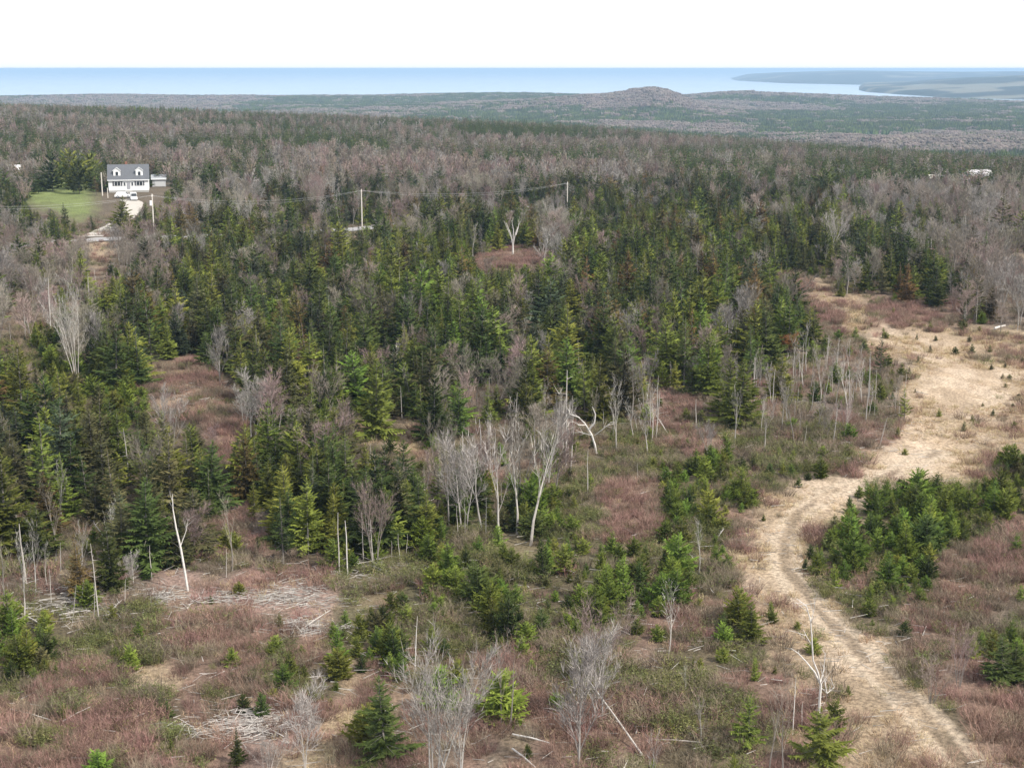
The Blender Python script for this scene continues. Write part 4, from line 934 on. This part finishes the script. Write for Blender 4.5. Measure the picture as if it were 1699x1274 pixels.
for s in (0, 1):
    y0, y1 = (-.4, DP / 2) if s == 0 else (DP + .4, DP / 2); z0 = WH - .38; z1 = WH + RH
    vs = [(-hw - .3, y0, z0), (hw + .3, y0, z0), (hw + .3, y1, z1), (-hw - .3, y1, z1)]; vs += [(p[0], p[1], p[2] + .16) for p in vs]
    b.add(vs, [(0, 1, 2, 3), (7, 6, 5, 4), (0, 4, 5, 1), (1, 5, 6, 2), (3, 2, 6, 7), (0, 3, 7, 4)])
rf = link('roof', b.mesh('roof', M_ROOF), H)
b = Buf(); b.box((0, -.46, WH - .30), (WD + .6, .1, .24)); link('fascia', b.mesh('fascia', M_TRIM), H)
b = Buf(); b.box((-.6, DP / 2 + .6, WH + RH + .3), (.7, .7, 1.3)); link('chimney', b.mesh('chimney', mat('brick', (.25, .12, .08))), rf)
def window(parent, cx, cy, cz, w_, h_, shut=True):
    b = Buf(); b.box((cx, cy - .05, cz), (w_ + .2, .1, h_ + .2)); f = link('window', b.mesh('window', M_TRIM), parent)
    b = Buf(); b.box((cx - w_ * .26, cy - .12, cz), (w_ * .44, .05, h_)); b.box((cx + w_ * .26, cy - .12, cz), (w_ * .44, .05, h_)); link('pane', b.mesh('pane', M_GLASS), f)
    if shut:
        for s in (-1, 1): b = Buf(); b.box((cx + s * (w_ / 2 + .38), cy - .05, cz), (.45, .09, h_ + .15)); link('shutter', b.mesh('shutter', M_SHUT), parent)
window(H, -3.3, 0, 2.75, 1.7, 1.2); window(H, 3.3, 0, 2.75, 1.7, 1.2)
b = Buf(); b.box((0, -.06, 2.1), (1.0, .1, 2.1)); dr = link('door', b.mesh('door', mat('grey_door', (.32, .32, .34))), H)
for s in (-1, 1): window(H, s * 1.15, 0, 2.6, .5, 1.0, False)
b = Buf(); b.box((0, -.9, .33), (2.2, 1.7, .6)); b.box((0, -2.0, .12), (1.8, .5, .3)); link('step', b.mesh('step', M_CONC), H)
for s in (-1, 1):
    D_ = bpy.data.objects.new('dormer', None); COL.objects.link(D_); D_.parent = H; D_.location = (s * 3.35, .9, WH + .65)
    b = Buf(); w_ = 1.05; vs = [(-w_, 0, 0), (w_, 0, 0), (w_, 0, 2.0), (0, 0, 2.85), (-w_, 0, 2.0), (-w_, 2.9, 0), (w_, 2.9, 0), (w_, 2.9, 2.0), (0, 2.9, 2.85), (-w_, 2.9, 2.0)]
    b.add(vs, [(0, 1, 2, 3, 4), (1, 6, 7, 2), (0, 4, 9, 5)]); link('dormer_wall', b.mesh('dormer_wall', M_WHITE), D_)
    b = Buf()
    for q in (-1, 1): b.add([(0, -.2, 2.88), (0, 2.95, 2.88), (q * 1.25, 2.95, 1.86), (q * 1.25, -.2, 1.86), (0, -.2, 3.0), (0, 2.95, 3.0), (q * 1.25, 2.95, 1.98), (q * 1.25, -.2, 1.98)], [(0, 1, 2, 3), (4, 7, 6, 5), (0, 3, 7, 4), (3, 2, 6, 7)])
    link('dormer_roof', b.mesh('dormer_roof', M_ROOF), D_)
    b = Buf()
    for q in (-1, 1): b.add([(0, -.23, 2.98), (q * 1.25, -.23, 1.96), (q * 1.25, -.23, 1.76), (0, -.23, 2.78)], [(0, 1, 2, 3)])
    link('dormer_trim', b.mesh('dormer_trim', M_TRIM), D_)
    b = Buf(); b.box((0, -.04, 1.0), (.75, .07, 1.1)); link('dormer_window', b.mesh('dormer_window', M_GLASS), D_)
# shed
sx, sy, sz = g1(264, 310); S = empty('shed', (sx, sy, sz), hr, 'low grey garage with flat pale eave beside the farmhouse', 'shed')
b = Buf(); b.box((0, 2.2, 1.3), (4.4, 4.4, 2.6)); link('wall', b.mesh('wall', mat('pale_grey_siding', (.42, .42, .42))), S)
b = Buf(); vs = [(-2.5, -.4, 2.5), (2.5, -.4, 2.5), (2.5, 4.8, 2.9), (-2.5, 4.8, 2.9), (-2.5, 2.2, 3.9), (2.5, 2.2, 3.9)]; b.add(vs, [(0, 1, 5, 4), (4, 5, 2, 3), (0, 4, 3), (1, 2, 5), (0, 3, 2, 1)]); link('roof', b.mesh('roof', noisy(mat('grey_metal_roof', (.3, .31, .32)), (.27, .28, .29), (.35, .36, .37), 2)), S)
b = Buf(); b.box((0, -.46, 2.5), (5.0, .08, .28)); link('fascia', b.mesh('fascia', M_TRIM), S)
b = Buf(); b.box((.3, -.03, 1.1), (3.2, .06, 2.0)); link('garage_door', b.mesh('garage_door', mat('dull_door', (.5, .5, .5))), S)
# car and van
def car(px, py, rz, L_, Wd, Ht, label, van=False):
    x, y, z = g1(px, py); e = empty('parked_van' if van else 'parked_car', (x, y, z + .14), rz, label, 'van' if van else 'car'); a = L_ / 2
    prof = [(-a, .35), (-a, .9), (-a * .9, 1.0), (-a * .72, Ht), (a * .25, Ht), (a * .55, 1.02), (a * .96, .88), (a, .55), (a, .35)] if not van else [(-a, .35), (-a, Ht * .96), (-a * .9, Ht), (a * .5, Ht), (a * .78, 1.15), (a * .98, 1.0), (a, .35)]
    b = Buf(); n_ = len(prof); V = []
    for sgn in (-1, 1):
        for (p, q) in prof: V.append((p, sgn * (Wd / 2 - (.14 if q > 1.1 else 0)), q))
    b.add(V, [tuple(range(n_ - 1, -1, -1)), tuple(range(n_, 2 * n_))] + [(i, (i + 1) % n_, n_ + (i + 1) % n_, n_ + i) for i in range(n_)]); link('body', b.mesh('body', M_PAINT), e)
    b = Buf()
    for sgn in (-1, 1):
        yy = sgn * (Wd / 2 - .045)
        q = [(-a * .70, yy, 1.02), (a * .42, yy, 1.02), (a * .22, sgn * (Wd / 2 - .125), Ht - .12), (-a * .62, sgn * (Wd / 2 - .125), Ht - .12)]; b.add(q, [(0, 1, 2, 3)])
    link('side_windows', b.mesh('side_windows', M_GLASS), e)
    b = Buf(); x1, x2 = (a * .545, a * .27) if not van else (a * .79, a * .52); b.add([(x1 + .02, -Wd * .42, 1.08), (x1 + .02, Wd * .42, 1.08), (x2 + .04, Wd * .38, Ht - .08), (x2 + .04, -Wd * .38, Ht - .08)], [(0, 1, 2, 3)]); link('windscreen', b.mesh('windscreen', M_GLASS), e)
    for sx_ in (-.62, .62):
        for sgn in (-1, 1):
            b = Buf(); yy = sgn * (Wd / 2 - .08); b.tube([(a * sx_, yy - .11, .33), (a * sx_, yy + .11, .33)], [.34, .34], 12); wl = link('wheel', b.mesh('wheel', M_TYRE), e)
            b = Buf(); b.tube([(a * sx_, yy + sgn * .10, .33), (a * sx_, yy + sgn * .125, .33)], [.19, .19], 8); link('rim', b.mesh('rim', M_METAL), wl)
    for sgn in (-1, 1): b = Buf(); b.box((a - .03, sgn * Wd * .36, .72), (.1, .32, .14)); link('headlight', b.mesh('headlight', M_METAL), e)
car(205, 329, math.radians(4), 4.9, 1.9, 1.68, 'white station wagon parked side-on before the farmhouse')
car(222, 333, math.radians(-72), 4.6, 1.9, 2.1, 'white van parked end-on beside the white car', True)
# power poles and wires
def pole(px, py, top, label, r_=.15, arm=True, box=False, mat_=None):
    x, y, z = g1(px, py); h = height_at(x, y, z, top); e = empty('power_pole', (x, y, z), 0, label, 'pole', 'poles carrying the road wires' if arm else None)
    b = Buf(); b.tube([(0, 0, -.3), (0, 0, h)], [r_, r_ * .72], 8); link('post', b.mesh('post', mat_ or M_POLE), e)
    if arm: 
        b = Buf(); b.box((0, 0, h - .5), (.10, 1.6, .12)); link('crossarm', b.mesh('crossarm', M_POLE), e)
        for q in (-.7, .7): b = Buf(); b.tube([(0, q, h - .44), (0, q, h - .22)], [.05, .04], 6); link('insulator', b.mesh('insulator', M_TRIM), e)
    if box: b = Buf(); b.tube([(-.35, -.1, h - 2.6), (-.35, -.1, h - 1.5)], [.28, .28], 10); link('transformer', b.mesh('transformer', M_TRIM), e)
    return Vector((x, y, z + h - .3))
p0 = pole(-150, 412, 334, 'wooden power pole beyond the old road edge'); 
p1 = pole(256, 396, 322, 'wooden power pole with white transformer in front of the farmhouse', .17, True, True); p2 = pole(601, 386, 314, 'bare wooden power pole rising over the middle of the road', .17)
p3 = pole(941, 362, 302, 'small distant power pole behind the dark spruces', .15)
pole(170, 325, 286, 'plain pale pole at the farmhouse driveway', .2, False); pole(179, 329, 312, 'short pale post beside the plain driveway pole', .14, False)
def wire(a_, b_, sag, off, label):
    b = Buf(); N_ = 24; P = [a_.lerp(b_, t / N_) + Vector((0, off, -sag * 4 * (t / N_) * (1 - t / N_))) for t in range(N_ + 1)]; o = P[0].copy(); b.tube([p - o for p in P], [.013] * (N_ + 1), 4, .5, False)
    tag(link('power_line', b.mesh('power_line', mat('aluminium_wire', (.5, .5, .49), .6, .3)), None, o), label, 'wire', 'wires strung between the road poles')
for off, s in ((0, 'far'), (-.7, 'near')):
    for (a_, b_, sg, nm) in ((p0, p1, 1.6, 'between the old road edge and the transformer pole'), (p1, p2, 1.9, 'between the transformer pole and the middle pole'), (p2, p3, 1.7, 'between the middle pole and small distant pole')):
        wire(a_, b_, sg + (.5 if off else 0), off, ('lower' if off else 'upper') + ' pale wire ' + nm)
# small far buildings
def hut(px, py, w_, d_, h_, rh, wallc, roofc, label, rz=0, name='farm_building'):
    x, y, z = g1(px, py); e = empty(name, (x, y, z - .1), rz, label, 'building'); b = Buf(); b.box((0, d_ / 2, h_ / 2), (w_, d_, h_)); link('wall', b.mesh('wall', mat('far_wall', wallc)), e)
    b = Buf(); a = w_ / 2 + .3; b.add([(-a, -.3, h_), (a, -.3, h_), (a, d_ + .3, h_), (-a, d_ + .3, h_), (-a, d_ / 2, h_ + rh), (a, d_ / 2, h_ + rh)], [(0, 1, 5, 4), (2, 3, 4, 5), (0, 4, 3), (1, 2, 5), (0, 3, 2, 1)]); link('roof', b.mesh('roof', mat('far_roof', roofc)), e)
    b = Buf(); b.box((-w_ * .2, -.03, h_ * .5), (w_ * .2, .06, h_ * .4)); link('window', b.mesh('window', M_GLASS), e)
    x_, y_, _ = x, y, z; return e
hut(22, 292, 5.2, 5, 2.2, 1.6, (.6, .6, .6), (.72, .72, .72), 'small white-roofed hut at the end of the woods line')
hut(1632, 305, 9, 7, 2.6, 2.4, (.4, .4, .38), (.48, .45, .46), 'pale-roofed barn beyond the far hardwoods', .3)
hut(1555, 306, 5, 4, 2.2, 1.2, (.62, .58, .5), (.5, .48, .42), 'tiny buff shed near the pale-roofed barn')
hut(410, 312, 6, 4, 1.6, 1.0, (.66, .64, .60), (.60, .58, .55), 'tiny white shed in brown woods past the garage')
hut(1165, 378, 4.5, 4, 2.0, 1.0, (.4, .45, .5), (.5, .55, .6), 'small bluish shed hidden in the spruce bank')

# white pines by the house (broad, layered)
def pine(px, py, top, wf, v, tone, label):
    x, y, z = g1(px, py); h = height_at(x, y, z, top); e = empty('pine_tree', (x, y, z), R.uniform(0, 6), label, 'pine', 'broad pines around the farmhouse'); e.scale = (h * wf, h * wf, h)
    mt, mc = PINES[v]; link('trunk', mt, e); link('crown', bpy.data.meshes[mc[tone]], e)
PINES = []
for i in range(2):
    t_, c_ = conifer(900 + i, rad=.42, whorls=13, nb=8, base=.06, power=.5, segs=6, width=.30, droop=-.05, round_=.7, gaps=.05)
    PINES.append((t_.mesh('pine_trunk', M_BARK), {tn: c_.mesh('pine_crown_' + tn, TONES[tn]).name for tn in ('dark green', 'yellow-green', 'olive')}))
pine(88, 318, 250, 1.0, 0, 'dark green', 'broad dark pine at the open edge of the lawn'); pine(118, 314, 246, 1.0, 1, 'yellow-green', 'broad yellow-green pine behind the lawn')
pine(150, 312, 249, .95, 0, 'yellow-green', 'layered yellow-green pine closest to the farmhouse wall'); pine(132, 322, 262, .9, 1, 'dark green', 'low dark pine in front of the yellow-green pines')
pine(258, 296, 262, 1.2, 1, 'olive', 'rounded olive pine behind the grey garage'); pine(275, 300, 268, 1.1, 0, 'dark green', 'dark pine behind the grey garage end')
pine(320, 318, 276, 1.1, 1, 'olive', 'olive pine in woods past the garage'); pine(350, 312, 270, 1.0, 0, 'dark green', 'dark round pine in woods past the olive pine')
pine(760, 395, 318, .8, 0, 'olive', 'big open olive pine between the power poles'); pine(1370, 330, 276, 1.1, 1, 'dark green', 'dark flat-topped pine beyond the far hardwoods')
print('trees', len(trees), 'individual', int(indiv.sum()), 'undergrowth', c1, c2, c3, c4)
